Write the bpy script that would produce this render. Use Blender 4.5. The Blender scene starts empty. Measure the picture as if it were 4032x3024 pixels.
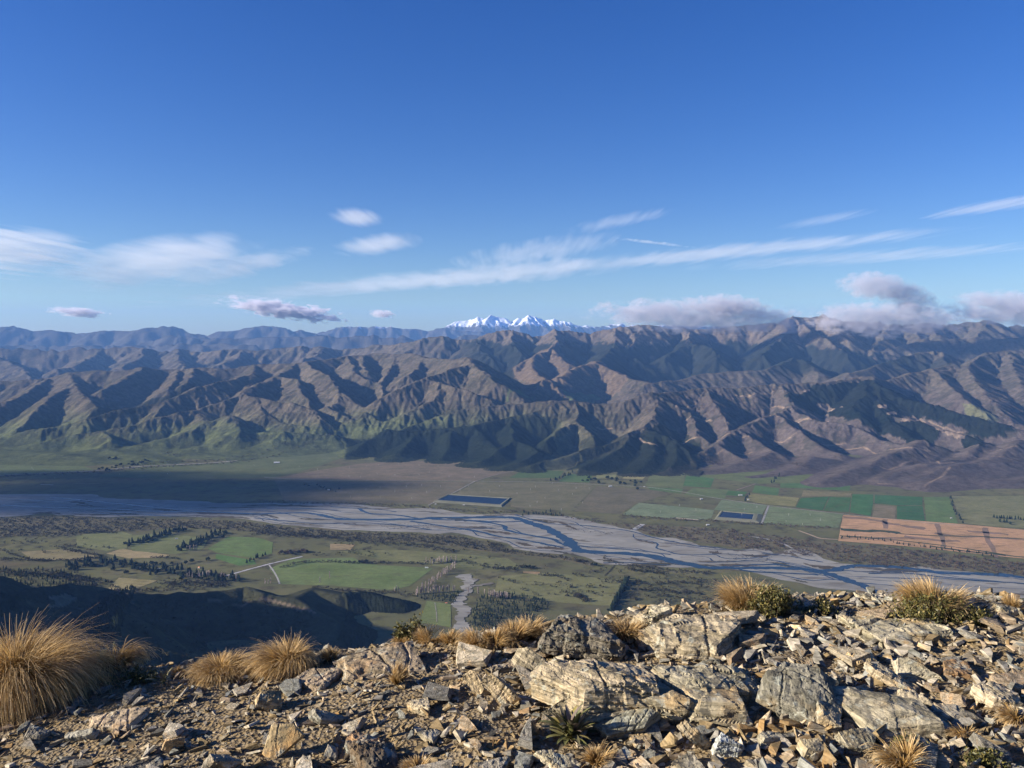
import bpy, math
import numpy as np
from mathutils import Vector, Matrix, Euler

# ------------------------------------------------------------------ camera, sky, sun, exposure
SC = bpy.context.scene
COL = SC.collection
F_PX = 3261.0                 # focal length in pixels of the 4032 px wide picture
PITCH = math.radians(3.2)     # camera tilts down
CAM_Z = 1.6
H = 1150.0                    # valley floor lies this far below the summit
SUN_EL = math.radians(18.5)
SUN_BACK = math.radians(9.0) # sun stands to the left, a little behind the camera

cam = bpy.data.cameras.new("camera")
cam.sensor_fit = 'HORIZONTAL'
cam.sensor_width = 36.0
cam.lens = 36.0 * F_PX / 4032.0
cam.clip_start = 0.1
cam.clip_end = 400000.0
cam_o = bpy.data.objects.new("camera", cam)
cam_o.location = (0, 0, CAM_Z)
cam_o.rotation_euler = (math.pi / 2 - PITCH, 0, 0)
COL.objects.link(cam_o)
SC.camera = cam_o

world = bpy.data.worlds.new("World")
SC.world = world
world.use_nodes = True
wn = world.node_tree
bg = wn.nodes["Background"]
sky = wn.nodes.new("ShaderNodeTexSky")
sky.sky_type = 'NISHITA'
sky.sun_disc = False
sky.sun_elevation = SUN_EL
sky.sun_rotation = math.radians(-90.0) - SUN_BACK
sky.altitude = 1400.0
sky.air_density = 1.1
sky.dust_density = 1.1
sky.ozone_density = 4.0
hs = wn.nodes.new('ShaderNodeHueSaturation')
hs.inputs['Saturation'].default_value = 1.27
hs.inputs['Hue'].default_value = 0.5215
wn.links.new(sky.outputs[0], hs.inputs['Color'])
wn.links.new(hs.outputs[0], bg.inputs[0])
bg.inputs[1].default_value = 0.062

sun_dir = Vector((-math.cos(SUN_EL) * math.cos(SUN_BACK), -math.cos(SUN_EL) * math.sin(SUN_BACK), math.sin(SUN_EL)))
sun = bpy.data.lights.new("sun", 'SUN')
sun.energy = 5.0
sun.angle = math.radians(0.53)
sun.color = (1.0, 0.92, 0.81)
sun_o = bpy.data.objects.new("sun", sun)
sun_o.rotation_euler = (-sun_dir).to_track_quat('-Z', 'Y').to_euler()
sun_o.location = (-50, -20, 60)
COL.objects.link(sun_o)

SC.view_settings.view_transform = 'Standard'
SC.view_settings.look = 'None'
SC.view_settings.gamma = 1.0
SC.view_settings.use_curve_mapping = False
SC.view_settings.exposure = 1.2
SC.render.engine = 'CYCLES'
SC.cycles.max_bounces = 5
SC.cycles.diffuse_bounces = 3
SC.cycles.glossy_bounces = 2
SC.cycles.transmission_bounces = 2
SC.cycles.transparent_max_bounces = 24
SC.cycles.volume_bounces = 1
SC.cycles.use_denoising = True
SC.cycles.use_adaptive_sampling = True
SC.cycles.adaptive_threshold = 0.02
SC.cycles.sample_clamp_indirect = 4.0

# ------------------------------------------------------------------ helpers
RNG = np.random.default_rng(7)

def ray(u, v):
    """direction (x, y, z) with y = 1 of the picture point (u, v) in 4032 x 3024 pixels"""
    u = np.asarray(u, float); v = np.asarray(v, float)
    dx = (u - 2016.0) / F_PX
    uy = -(v - 1512.0) / F_PX
    fy = math.cos(PITCH) + uy * math.sin(PITCH)
    fz = -math.sin(PITCH) + uy * math.cos(PITCH)
    return dx / fy, fz / fy

def at(u, v, y):
    """point at forward distance y metres"""
    a, b = ray(u, v)
    return np.stack([a * y, np.ones_like(a) * y, CAM_Z + b * y], -1)

def on_plane(u, v, z):
    a, b = ray(u, v)
    y = (z - CAM_Z) / b
    return np.stack([a * y, y, np.full_like(y, z)], -1)

def hash2(ix, iy, seed):
    n = (ix.astype(np.int64) * 374761393 + iy.astype(np.int64) * 668265263 + seed * 974634541) & 0x7fffffff
    n = ((n ^ (n >> 13)) * 1274126177) & 0x7fffffff
    n = ((n ^ (n >> 16)) * 2246822519) & 0x7fffffff
    return ((n ^ (n >> 15)) & 0xffffff) / float(0xffffff)

def vnoise(x, y, seed=0):
    """smooth value noise, -1..1"""
    ix = np.floor(x); iy = np.floor(y)
    fx = x - ix; fy = y - iy
    fx = fx * fx * fx * (fx * (fx * 6 - 15) + 10); fy = fy * fy * fy * (fy * (fy * 6 - 15) + 10)
    ix = ix.astype(np.int64); iy = iy.astype(np.int64)
    a = hash2(ix, iy, seed); b = hash2(ix + 1, iy, seed)
    c = hash2(ix, iy + 1, seed); d = hash2(ix + 1, iy + 1, seed)
    return ((a + (b - a) * fx) * (1 - fy) + (c + (d - c) * fx) * fy) * 2 - 1

def fbm(x, y, seed=0, oct=4, gain=0.5):
    s = 0; a = 1.0; t = 0
    for k in range(oct):
        s = s + a * vnoise(x * 2 ** k + 17.3 * k, y * 2 ** k - 9.1 * k, seed + k); t += a; a *= gain
    return s / t

def in_poly(x, y, poly):
    poly = np.asarray(poly, float)
    x0, y0 = poly.min(0)[:2]; x1, y1 = poly.max(0)[:2]
    out = np.zeros(x.shape, bool)
    m = (x >= x0) & (x <= x1) & (y >= y0) & (y <= y1)
    px, py = x[m], y[m]
    r = np.zeros(px.shape, bool)
    n = len(poly)
    for i in range(n):
        ax, ay = poly[i][:2]; bx, by = poly[(i + 1) % n][:2]
        if ay == by: continue
        c = ((ay > py) != (by > py)) & (px < (bx - ax) * (py - ay) / (by - ay) + ax)
        r ^= c
    out[m] = r
    return out

def smooth01(a, b, x):
    t = np.clip((x - a) / (b - a), 0, 1)
    return t * t * (3 - 2 * t)

def mesh_np(name, verts, faces, smooth=False):
    """faces: (n,3) or (n,4) int array, or a list of such arrays"""
    me = bpy.data.meshes.new(name)
    verts = np.asarray(verts, np.float32).reshape(-1, 3)
    if not isinstance(faces, (list, tuple)): faces = [faces]
    faces = [np.asarray(f, np.int32) for f in faces if len(f)]
    me.vertices.add(len(verts)); me.vertices.foreach_set('co', verts.ravel())
    loops = np.concatenate([f.ravel() for f in faces])
    sizes = np.concatenate([np.full(len(f), f.shape[1], np.int32) for f in faces])
    starts = np.concatenate([[0], np.cumsum(sizes)[:-1]]).astype(np.int32)
    me.loops.add(len(loops)); me.loops.foreach_set('vertex_index', loops)
    me.polygons.add(len(sizes)); me.polygons.foreach_set('loop_start', starts)
    me.polygons.foreach_set('use_smooth', np.full(len(sizes), smooth))
    me.update(calc_edges=True)
    return me

def vcol(me, name, rgb):
    rgb = np.asarray(rgb, np.float32)
    a = me.attributes.new(name, 'FLOAT_COLOR', 'POINT')
    c = np.ones((len(me.vertices), 4), np.float32); c[:, :3] = rgb
    a.data.foreach_set('color', c.ravel())

def vfloat(me, name, val):
    a = me.attributes.new(name, 'FLOAT', 'POINT')
    a.data.foreach_set('value', np.asarray(val, np.float32))

def obj(name, me, mat=None, parent=None, loc=None):
    o = bpy.data.objects.new(name, me)
    if mat is not None and me is not None and len(me.materials) == 0: me.materials.append(mat)
    COL.objects.link(o)
    if parent is not None: o.parent = parent
    if loc is not None: o.location = loc
    return o

def tag(o, label=None, cat=None, group=None, kind=None):
    if label: o['label'] = label
    if cat: o['category'] = cat
    if group: o['group'] = group
    if kind: o['kind'] = kind
    return o

def grid_faces(nr, nc):
    i = np.arange((nr - 1) * (nc - 1)); r = i // (nc - 1); c = i % (nc - 1)
    a = r * nc + c
    return np.stack([a, a + 1, a + nc + 1, a + nc], 1)

def nth(k):
    k += 1
    return str(k) + ('th' if 10 <= k % 100 <= 20 else {1: 'st', 2: 'nd', 3: 'rd'}.get(k % 10, 'th'))

class NT:
    """small helper to write node materials"""
    def __init__(self, name):
        self.m = bpy.data.materials.new(name); self.m.use_nodes = True
        self.t = self.m.node_tree; self.n = self.t.nodes
        self.b = self.n.get('Principled BSDF'); self.out = self.n.get('Material Output')
        self.b.inputs['Roughness'].default_value = 0.9
        self.b.inputs['Specular IOR Level'].default_value = 0.2
    def node(self, typ, **kw):
        nd = self.n.new(typ)
        for k, v in kw.items():
            if k in nd.inputs: self.set(nd.inputs[k], v)
            else: setattr(nd, k, v)
        return nd
    def set(self, sock, v):
        if isinstance(v, bpy.types.NodeSocket): self.t.links.new(v, sock)
        else: sock.default_value = v
    def attr(self, name, out='Color'):
        a = self.n.new('ShaderNodeAttribute'); a.attribute_name = name
        return a.outputs[out]
    def pos(self): return self.n.new('ShaderNodeNewGeometry').outputs['Position']
    def objco(self): return self.n.new('ShaderNodeTexCoord').outputs['Object']
    def rnd(self): return self.n.new('ShaderNodeObjectInfo').outputs['Random']
    def noise(self, vec, scale, detail=4.0, rough=0.55, out='Fac', dist=0.0):
        t = self.n.new('ShaderNodeTexNoise'); self.set(t.inputs['Vector'], vec)
        t.inputs['Scale'].default_value = scale; t.inputs['Detail'].default_value = detail
        t.inputs['Roughness'].default_value = rough; t.inputs['Distortion'].default_value = dist
        return t.outputs[out]
    def vor(self, vec, scale, out='Distance', feature='F1'):
        t = self.n.new('ShaderNodeTexVoronoi'); t.feature = feature
        self.set(t.inputs['Vector'], vec); t.inputs['Scale'].default_value = scale
        return t.outputs[out]
    def math(self, op, a, b=None, clamp=False):
        t = self.n.new('ShaderNodeMath'); t.operation = op; t.use_clamp = clamp
        self.set(t.inputs[0], a)
        if b is not None: self.set(t.inputs[1], b)
        return t.outputs[0]
    def vmath(self, op, a, b=None, scale=None):
        t = self.n.new('ShaderNodeVectorMath'); t.operation = op
        self.set(t.inputs[0], a)
        if b is not None: self.set(t.inputs[1], b)
        if scale is not None: self.set(t.inputs['Scale'], scale)
        return t.outputs['Value'] if op in ('LENGTH', 'DOT_PRODUCT', 'DISTANCE') else t.outputs[0]
    def mapr(self, x, a, b, c=0.0, d=1.0, smooth=False):
        t = self.n.new('ShaderNodeMapRange'); t.clamp = True
        if smooth: t.interpolation_type = 'SMOOTHSTEP'
        self.set(t.inputs[0], x)
        for k, v in zip((1, 2, 3, 4), (a, b, c, d)): self.set(t.inputs[k], v)
        return t.outputs[0]
    def mix(self, f, a, b, mode='MIX'):
        t = self.n.new('ShaderNodeMix'); t.data_type = 'RGBA'; t.blend_type = mode
        fs = [s for s in t.inputs if s.name == 'Factor' and s.type == 'VALUE'][0]
        self.set(fs, f)
        cs = [s for s in t.inputs if s.type == 'RGBA']
        for s, v in zip(cs, (a, b)):
            if isinstance(v, tuple) and len(v) == 3: v = v + (1,)
            self.set(s, v)
        return [s for s in t.outputs if s.type == 'RGBA'][0]
    def ramp(self, x, stops):
        t = self.n.new('ShaderNodeValToRGB'); self.set(t.inputs[0], x)
        e = t.color_ramp.elements
        while len(e) < len(stops): e.new(0.5)
        for k, (p, c) in enumerate(stops):
            e[k].position = p; e[k].color = tuple(c) + (1,)
        return t.outputs[0]
    def bump(self, h, strength=0.5, dist=1.0, normal=None):
        t = self.n.new('ShaderNodeBump'); t.inputs['Strength'].default_value = strength
        t.inputs['Distance'].default_value = dist; self.set(t.inputs['Height'], h)
        if normal is not None: self.set(t.inputs['Normal'], normal)
        return t.outputs[0]
    def color(self, c):
        if isinstance(c, tuple) and len(c) == 3: c = c + (1,)
        self.set(self.b.inputs['Base Color'], c)
    def normal(self, n): self.set(self.b.inputs['Normal'], n)
    def rough(self, r): self.set(self.b.inputs['Roughness'], r)
# ------------------------------------------------------------------ terrain: ridge lines (picture point, forward distance in km)
# each entry: points (u, v, km), flank slope, crest rounding in metres
RIDGES = []
def R(slope, rnd, *pts): RIDGES.append((slope, rnd, pts))

# far skyline ranges
R(.42, 200, (-250,1300,25),(0,1287,25),(54,1283,25),(90,1292,25),(127,1304,25),(194,1302,25),(253,1305,25),(303,1313,25),(398,1301,25),(488,1301,25),(565,1293,25),(624,1284,25),(665,1288,25),(705,1303,25),(787,1319,25),(850,1345,25))
R(.45, 150, (700,1335,28),(796,1316,28),(877,1305,28),(1014,1286,28),(1077,1282,28),(1113,1289,28),(1149,1301,28),(1181,1297,28),(1244,1313,28),(1300,1330,28))
R(.55, 100, (1180,1325,35),(1246,1311,35),(1316,1294,35),(1343,1288,35),(1407,1283,35),(1456,1287,35),(1542,1283,35),(1588,1292,35),(1624,1294,35),(1687,1303,35),(1723,1295,35),(1755,1292,35),(1800,1300,35),(1900,1310,35))
R(.62, 60, (1700,1305,40),(1775,1295,40),(1806,1263,40),(1838,1260,40),(1876,1249,40),(1901,1254,40),(1933,1239,40),(1958,1247,40),(1984,1254,40),(2009,1263,40),(2028,1258,40),(2060,1254,40),(2085,1241,40),(2110,1247,40),(2136,1262,40),(2180,1256,40),(2218,1266,40),(2262,1279,40),(2313,1285,40),(2363,1289,40),(2401,1279,40),(2439,1273,40),(2458,1282,40),(2520,1286,40),(2585,1282,40),(2636,1279,40),(2756,1282,40),(2900,1285,40),(3200,1284,40),(3500,1280,40),(3700,1278,40),(3790,1270,40),(3860,1278,40),(4100,1280,40))
R(.7, 60, (1876,1249,40),(1880,1275,38.9231),(1900,1300,38.0769))
R(.7, 60, (1933,1239,40),(1960,1270,39.0769),(1985,1300,38.0769))
R(.7, 60, (2085,1241,40),(2070,1268,39.0769),(2040,1295,38.1538))
R(.7, 60, (2110,1247,40),(2140,1275,39.0769),(2170,1300,38.3077))
R(.7, 60, (2218,1266,40),(2240,1285,39.2308),(2260,1300,38.4615))
# blue mid ranges
R(.48, 90, (480,1375,22),(538,1357,22),(601,1337,22),(646,1326,22),(705,1323,22),(760,1328,22),(800,1331,22),(890,1333,22),(995,1331,22),(1113,1323,22),(1200,1326,22),(1289,1319,22),(1334,1328,22),(1375,1323,22),(1411,1313,22),(1443,1317,22),(1484,1330,22),(1515,1326,22),(1565,1323,22),(1624,1341,22))
R(.5, 80, (1650,1345,22),(1769,1328,22),(1823,1317,22),(1886,1319,22),(1904,1317,22),(1990,1330,22))
R(.5, 90, (-200,1350,20),(0,1358,20),(250,1362,20),(500,1362,20),(800,1352,19.5),(1000,1355,19.5))
# range behind the foothills, left to right
R(.50, 60, (-420,1375,15.5),(-200,1372,15.5),(0,1371,15.5),(81,1366,15.5),(136,1371,15.5),(253,1377,15.5),(398,1368,15.5),(524,1364,15.5),(560,1368,15.5),(633,1382,15.5),(678,1384,15.3),(710,1373,15.2),(750,1384,15.2),(787,1387,15.2),(859,1378,15),(949,1378,15),(1000,1378,15),(1113,1368,15),(1194,1360,15),(1226,1368,15),(1271,1360,15),(1307,1373,15),(1362,1375,15),(1429,1366,14.8),(1479,1357,14.6),(1551,1353,14.4),(1624,1344,14.3),(1678,1332,14.2),(1750,1326,14.2))
R(.60, 40, (1750,1326,14.2),(1786,1330,14.2),(1814,1338,14.2),(1877,1332,14.1),(1931,1310,14),(1976,1300,14),(2000,1302,14),(2027,1307,14),(2068,1314,14),(2093,1327,14),(2158,1316,14),(2194,1298,14),(2226,1303,14),(2271,1305,14),(2330,1314,14),(2384,1296,14),(2425,1287,14),(2488,1276,14),(2529,1280,14.1),(2583,1283,14.2),(2606,1294,14.3),(2700,1292,14.5),(2800,1290,14.6),(2950,1280,14.6),(3050,1270,14.5),(3119,1237,14.5),(3157,1241,14.5),(3202,1246,14.5),(3240,1234,14.5),(3300,1262,14.6),(3500,1275,15),(3660,1270,15),(3700,1280,15),(3780,1275,15),(3860,1262,15),(3898,1255,15),(3961,1280,15),(4032,1275,15),(4150,1265,15),(4400,1270,15))
# spurs of that range
R(.58, 40, (2194,1298,14),(2196,1335,13.3),(2194,1346,13.1),(2172,1373,12.8),(2104,1400,12.5),(2023,1445,12.1))
R(.58, 40, (2172,1373,12.8),(2217,1414,12.4),(2253,1441,12.1))
R(.58, 40, (2425,1290,14),(2420,1365,13),(2380,1400,12.4),(2348,1425,11.8),(2271,1445,11.5),(2205,1480,11.1))
R(.58, 40, (2348,1425,11.8),(2398,1450,11.6),(2470,1486,11.3),(2556,1512,11))
R(.58, 40, (2104,1400,12.5),(2090,1450,11.8),(2154,1488,11),(2199,1527,10.7),(2253,1572,10.3))
R(.58, 40, (2154,1488,11),(2095,1549,10.4))
R(.6, 40, (2529,1280,14.1),(2495,1345,13.4),(2440,1390,12.9),(2520,1425,12.5))
R(.6, 40, (2000,1302,14),(2010,1360,13.3),(2050,1400,12.9))
R(.6, 40, (1877,1332,14.1),(1890,1370,13.4),(1930,1410,12.9))
R(.6, 40, (2700,1292,14.5),(2723,1346,13.5),(2660,1375,13.1),(2610,1405,12.7))
R(.6, 40, (2723,1346,13.5),(2805,1373,13),(2832,1418,12.5))
R(.65, 30, (3119,1237,14.5),(3150,1275,14.1),(3210,1307,13.7),(3280,1353,13.2),(3336,1395,12.8))
R(.6, 30, (3119,1237,14.5),(3090,1300,13.8),(3075,1322,13.5),(3040,1350,13.2),(2990,1400,12.6))
R(.6, 30, (3240,1234,14.5),(3290,1297,13.9),(3330,1340,13.4))
R(.55, 40, (3500,1275,15),(3480,1330,14),(3420,1380,13.2))
R(.55, 40, (3667,1274,15),(3690,1320,14.3),(3742,1360,13.7))
R(.55, 40, (3590,1290,14.8),(3630,1325,14.2),(3672,1372,13.5))
R(.5, 60, (3898,1262,15),(3860,1320,14.2),(3800,1350,13.6))
R(.5, 60, (-100,1372,15.5),(60,1440,14.2),(120,1478,13.3))
R(.5, 60, (398,1370,15.5),(330,1420,14.6),(230,1460,13.6))
R(.5, 60, (560,1370,15.5),(560,1410,14.5),(480,1445,13.6))
R(.5, 60, (710,1375,15.2),(700,1410,14.5),(730,1440,13.6))
R(.5, 60, (949,1380,15),(930,1410,14.3),(870,1435,13.7))
R(.5, 60, (1271,1362,15),(1250,1400,14.2),(1200,1412,13.7))
# middle ridges behind the right-hand hills
R(.48, 40, (2540,1515,10.9),(2669,1495,11.2),(2746,1477,11.4),(2850,1466,11.5),(3000,1459,11.6),(3070,1437,11.8),(3126,1402,12.2),(3163,1414,12.1),(3224,1465,11.6))
R(.48, 40, (3340,1470,11.3),(3450,1440,11.7),(3560,1400,12.1),(3690,1381,12.4),(3718,1414,12),(3760,1440,11.6))
R(.45, 60, (3300,1420,12.9),(3450,1390,13.2),(3600,1350,13.6),(3800,1330,13.8),(3960,1335,13.6),(4150,1325,13.6),(4400,1320,13.6))
# foothill crest, left
R(.52, 40, (-420,1500,11.5),(-200,1500,11.5),(0,1497,11.5),(113,1488,11.5),(203,1484,11.5),(271,1470,11.4),(334,1461,11.4),(384,1459,11.4),(452,1463,11.4),(506,1454,11.4),(565,1443,11.4),(633,1454,11.5),(701,1454,11.5),(768,1446,11.5),(886,1450,11.5),(949,1436,11.6),(1000,1434,11.6),(1158,1427,11.5),(1203,1418,11.5),(1271,1411,11.7),(1362,1404,11.9),(1425,1399,12),(1461,1391,12.1),(1556,1393,12),(1601,1391,11.9),(1669,1405,11.5),(1723,1416,11.2),(1845,1408,10.8),(1859,1427,10.6))
R(.58, 30, (271,1470,11.4),(290,1513,10.7),(316,1554,10.1),(352,1580,9.8),(375,1603,9.5),(335,1645,9.2))
R(.58, 30, (203,1484,11.5),(120,1530,10.7),(40,1570,10.1),(-80,1600,9.7))
R(.58, 30, (290,1513,10.7),(220,1550,10.2),(160,1600,9.6),(110,1650,9.2),(60,1690,8.9))
R(.58, 30, (565,1443,11.4),(480,1500,10.7),(395,1531,10.3))
R(.58, 30, (701,1454,11.5),(690,1500,10.8),(660,1530,10.4))
R(.58, 30, (768,1446,11.5),(760,1485,10.9),(725,1515,10.5))
R(.55, 25, (995,1472,10.9),(908,1495,10.3),(791,1514,10),(655,1572,9.5),(542,1597,9.3),(470,1606,9.2),(334,1644,8.9),(181,1685,8.7),(0,1716,8.6),(-200,1735,8.5))
R(.55, 25, (1000,1434,11.6),(995,1472,10.9),(985,1510,10.4),(960,1540,10),(778,1612,9.3),(705,1622,9.1),(542,1662,8.8),(389,1695,8.6),(180,1735,8.3),(0,1757,8.2),(-200,1770,8.1))
R(.6, 25, (655,1572,9.5),(620,1610,9.2),(600,1640,9))
R(.55, 30, (1158,1427,11.5),(1090,1477,10.8),(1000,1520,10.2),(960,1540,10))
R(.60, 25, (1203,1418,11.5),(1260,1462,10.8),(1298,1486,10.5),(1332,1531,10),(1334,1572,9.7),(1285,1594,9.5),(1353,1625,9.2))
R(.60, 25, (1090,1477,10.8),(1167,1495,10.5),(1172,1531,10.1),(1217,1572,9.7),(1226,1599,9.5),(1345,1655,9.1))
R(.55, 25, (960,1540,10),(1000,1563,9.7),(1135,1576,9.4),(1235,1603,9.2),(1262,1640,9),(1285,1690,8.8))
R(.55, 25, (1000,1563,9.7),(1040,1620,9.2),(1100,1650,9),(1190,1672,8.85))
R(.50, 25, (1262,1692,8.9),(1340,1660,9),(1425,1617,9.2),(1500,1650,9),(1575,1672,8.9))
R(.55, 25, (1425,1617,9.2),(1440,1660,8.95),(1470,1705,8.75))
R(.45, 30, (900,1690,8.7),(1000,1700,8.65),(1113,1694,8.6),(1316,1703,8.65),(1420,1728,8.7))
R(.40, 40, (778,1612,9.3),(820,1660,8.9),(760,1700,8.6),(650,1725,8.4),(520,1750,8.25))
R(.40, 40, (905,1640,9),(950,1690,8.6),(900,1730,8.4),(760,1760,8.2),(680,1785,8.05))
R(.40, 40, (1113,1694,8.6),(1080,1730,8.45),(1000,1755,8.3),(900,1785,8.1))
R(.40, 40, (389,1695,8.6),(440,1730,8.3),(380,1760,8.1),(250,1780,7.95))
R(.24, 60, (-200,1765,8.05),(0,1764,8.0),(200,1778,7.85),(350,1798,7.7))
R(.24, 60, (420,1764,8.1),(560,1792,7.8),(650,1818,7.6))
R(.24, 60, (700,1768,8.2),(860,1796,7.95),(960,1802,7.88))
R(.24, 60, (1000,1752,8.4),(1120,1768,8.25),(1230,1748,8.5))
# centre
R(.55, 30, (1859,1427,10.6),(1791,1450,10.4),(1678,1486,10.1),(1610,1513,9.9),(1497,1567,9.55),(1443,1622,9.25))
R(.58, 25, (1859,1427,10.6),(1904,1463,10.3),(1949,1513,10),(2000,1540,9.85),(2060,1575,9.6))
R(.55, 25, (1678,1486,10.1),(1759,1513,9.9),(1814,1531,9.75),(1927,1572,9.5),(1950,1592,9.45))
R(.55, 25, (1741,1508,9.93),(1715,1567,9.5),(1640,1610,9.2),(1542,1650,9))
R(.58, 25, (1560,1396,12),(1560,1427,11.6),(1533,1477,11),(1502,1504,10.7),(1515,1549,10.3))
R(.58, 25, (1362,1404,11.9),(1384,1441,11.3),(1384,1468,11),(1452,1495,10.75),(1497,1504,10.7))
R(.58, 25, (1425,1399,12),(1420,1440,11.4),(1440,1470,11))
R(.58, 25, (1669,1405,11.5),(1650,1445,11),(1610,1480,10.6))
R(.58, 25, (1332,1531,10),(1380,1580,9.65),(1440,1600,9.5))
# front centre hill with its spurs
R(.52, 25, (1560,1705,8.6),(1640,1672,8.8),(1730,1640,9),(1857,1605,9.2),(1996,1586,9.3),(2110,1580,9.3),(2250,1578,9.3),(2400,1580,9.3),(2480,1572,9.3),(2566,1548,9.4),(2640,1545,9.6),(2777,1522,9.9),(2904,1524,10),(3000,1520,10.1),(3084,1517,10.1),(3187,1503,10.2),(3257,1503,10.2),(3373,1479,10.4),(3425,1477,10.4),(3480,1490,10.5),(3550,1479,10.6),(3672,1454,10.9),(3746,1444,11),(3802,1444,11),(3860,1410,11.6),(3914,1386,12),(3961,1381,12.1),(4032,1392,12),(4150,1390,12),(4400,1390,12))
R(.62, 15, (2271,1582,9.3),(2280,1620,9),(2271,1667,8.6),(2208,1698,8.3),(2149,1745,7.95))
R(.62, 15, (2271,1667,8.6),(2330,1715,8.2),(2345,1745,7.95))
R(.58, 20, (2578,1560,9.35),(2570,1610,8.95),(2565,1653,8.6),(2529,1685,8.35),(2430,1735,7.95),(2249,1785,7.55),(2091,1830,7.2))
R(.58, 15, (2566,1548,9.4),(2640,1590,9.2),(2719,1631,9),(2741,1667,8.7),(2750,1712,8.3),(2790,1745,8.05))
R(.58, 15, (2777,1522,9.9),(2810,1580,9.35),(2850,1640,8.9),(2870,1690,8.5))
R(.58, 15, (2529,1685,8.35),(2566,1706,8.15),(2650,1735,7.9),(2710,1775,7.65),(2740,1830,7.3))
R(.45, 20, (2480,1715,8.1),(2458,1751,7.8),(2380,1800,7.45),(2280,1850,7.05))
R(.45, 20, (2566,1706,8.15),(2570,1770,7.65),(2540,1830,7.2),(2500,1870,6.95))
R(.45, 20, (2650,1735,7.9),(2660,1800,7.4),(2620,1860,7))
R(.5, 20, (2186,1600,9.2),(1996,1643,8.9),(1870,1681,8.6),(1654,1696,8.5),(1540,1690,8.5),(1440,1730,8.3),(1370,1790,7.95))
R(.5, 20, (1781,1700,8.4),(1775,1770,8),(1743,1815,7.65))
R(.5, 20, (1870,1681,8.6),(1930,1740,8.15),(1960,1790,7.7))
R(.5, 20, (1650,1697,8.5),(1600,1750,8.1),(1560,1795,7.8))
R(.5, 20, (1996,1643,8.9),(2015,1725,8.2),(2123,1775,7.75),(2050,1815,7.4),(1980,1840,7.25))
R(.5, 20, (2015,1725,8.2),(1940,1790,7.7),(1880,1825,7.45))
# right-hand hills
R(.52, 20, (3070,1525,10.05),(3117,1586,9.45),(3056,1624,9.1),(2986,1640,8.95),(2904,1690,8.5),(2822,1750,7.95),(2695,1820,7.4))
R(.55, 15, (3117,1588,9.4),(3140,1620,9.15),(3233,1650,8.85),(3373,1680,8.6),(3448,1716,8.3),(3597,1765,7.9))
R(.55, 15, (3056,1624,9.1),(3120,1680,8.6),(3219,1745,8.1),(3300,1775,7.85))
R(.5, 15, (2904,1690,8.5),(3000,1750,8),(3080,1795,7.6))
R(.5, 15, (2822,1750,7.95),(2900,1790,7.65),(2960,1820,7.4))
R(.5, 30, (3396,1490,10.35),(3400,1549,9.75),(3350,1600,9.3),(3380,1650,8.85))
R(.5, 30, (3425,1480,10.4),(3466,1530,10),(3560,1575,9.6),(3681,1600,9.35),(3793,1634,9),(3900,1660,8.75),(4003,1692,8.5),(4150,1720,8.3))
R(.45, 30, (3466,1530,10),(3470,1590,9.4),(3490,1633,9.05),(3578,1645,8.9),(3714,1690,8.55),(3793,1716,8.35),(3877,1750,8.1))
R(.45, 30, (3490,1633,9.05),(3560,1700,8.45),(3640,1740,8.1))
R(.5, 25, (3802,1444,11),(3863,1512,10.3),(3920,1590,9.6),(3990,1660,9.05),(4080,1690,8.8))
R(.5, 25, (3672,1454,10.9),(3728,1503,10.4),(3793,1568,9.75),(3886,1615,9.35))
R(.5, 25, (3961,1381,12.1),(4000,1460,11),(4040,1540,10.2),(4120,1600,9.7))
R(.38, 40, (4300,1690,8.5),(4032,1732,8.15),(3898,1795,7.55),(3708,1838,7.15),(3560,1890,6.8))
R(.35, 40, (4300,1850,7.1),(4100,1870,6.95),(3961,1895,6.75),(3771,1868,6.85),(3645,1895,6.65))
R(.38, 40, (3640,1740,8.1),(3581,1762,7.85),(3450,1805,7.45),(3320,1855,7.05),(3240,1890,6.8))
R(.38, 40, (3877,1750,8.1),(3800,1790,7.65),(3700,1810,7.4),(3600,1830,7.2),(3480,1870,6.9))
R(.35, 30, (3043,1775,7.75),(2950,1805,7.45),(2850,1840,7.15),(2780,1860,7))
R(.33, 40, (3200,1790,7.6),(3150,1840,7.15),(3050,1870,6.9),(2950,1885,6.8))
# our own mountain and its spurs below the summit
def W(slope, rnd, *pts): RIDGES.append((slope, rnd, [('w',) + p for p in pts]))
W(.75, 15, (-60,-10,-20),(-800,200,-60),(-1600,900,-130),(-2350,1800,-180),(-2900,2650,-200),(-3150,3200,-560),(-3300,3600,-900))  # unseen ridge left of frame, added and raised to shade the near hillside
R(.75, 3, (2016,3000,0.02),(1500,2900,0.2),(700,2850,0.6),(200,2780,1),(330,2640,1.55),(440,2520,2.05),(487,2410,2.7),(530,2325,3.35))
R(.5, 15, (530,2325,3.35),(665,2345,3.3),(823,2338,3.3),(962,2308,3.45),(1044,2340,3.35),(1139,2368,3.32),(1241,2412,3.2),(1330,2450,3.12))
R(.35, 20, (1139,2368,3.32),(1230,2318,3.62),(1330,2345,3.5),(1410,2342,3.56),(1500,2358,3.52),(1570,2372,3.49))
R(.6, 15, (440,2520,2.05),(620,2560,2.1),(820,2600,2.15),(1000,2640,2.1))
R(.5, 30, (-200,2330,3),(0,2350,3),(150,2300,3.3),(260,2290,3.4))
R(.62, 3, (2016,3000,0.02),(4500,2700,0.35),(6500,2500,0.6))

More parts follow.
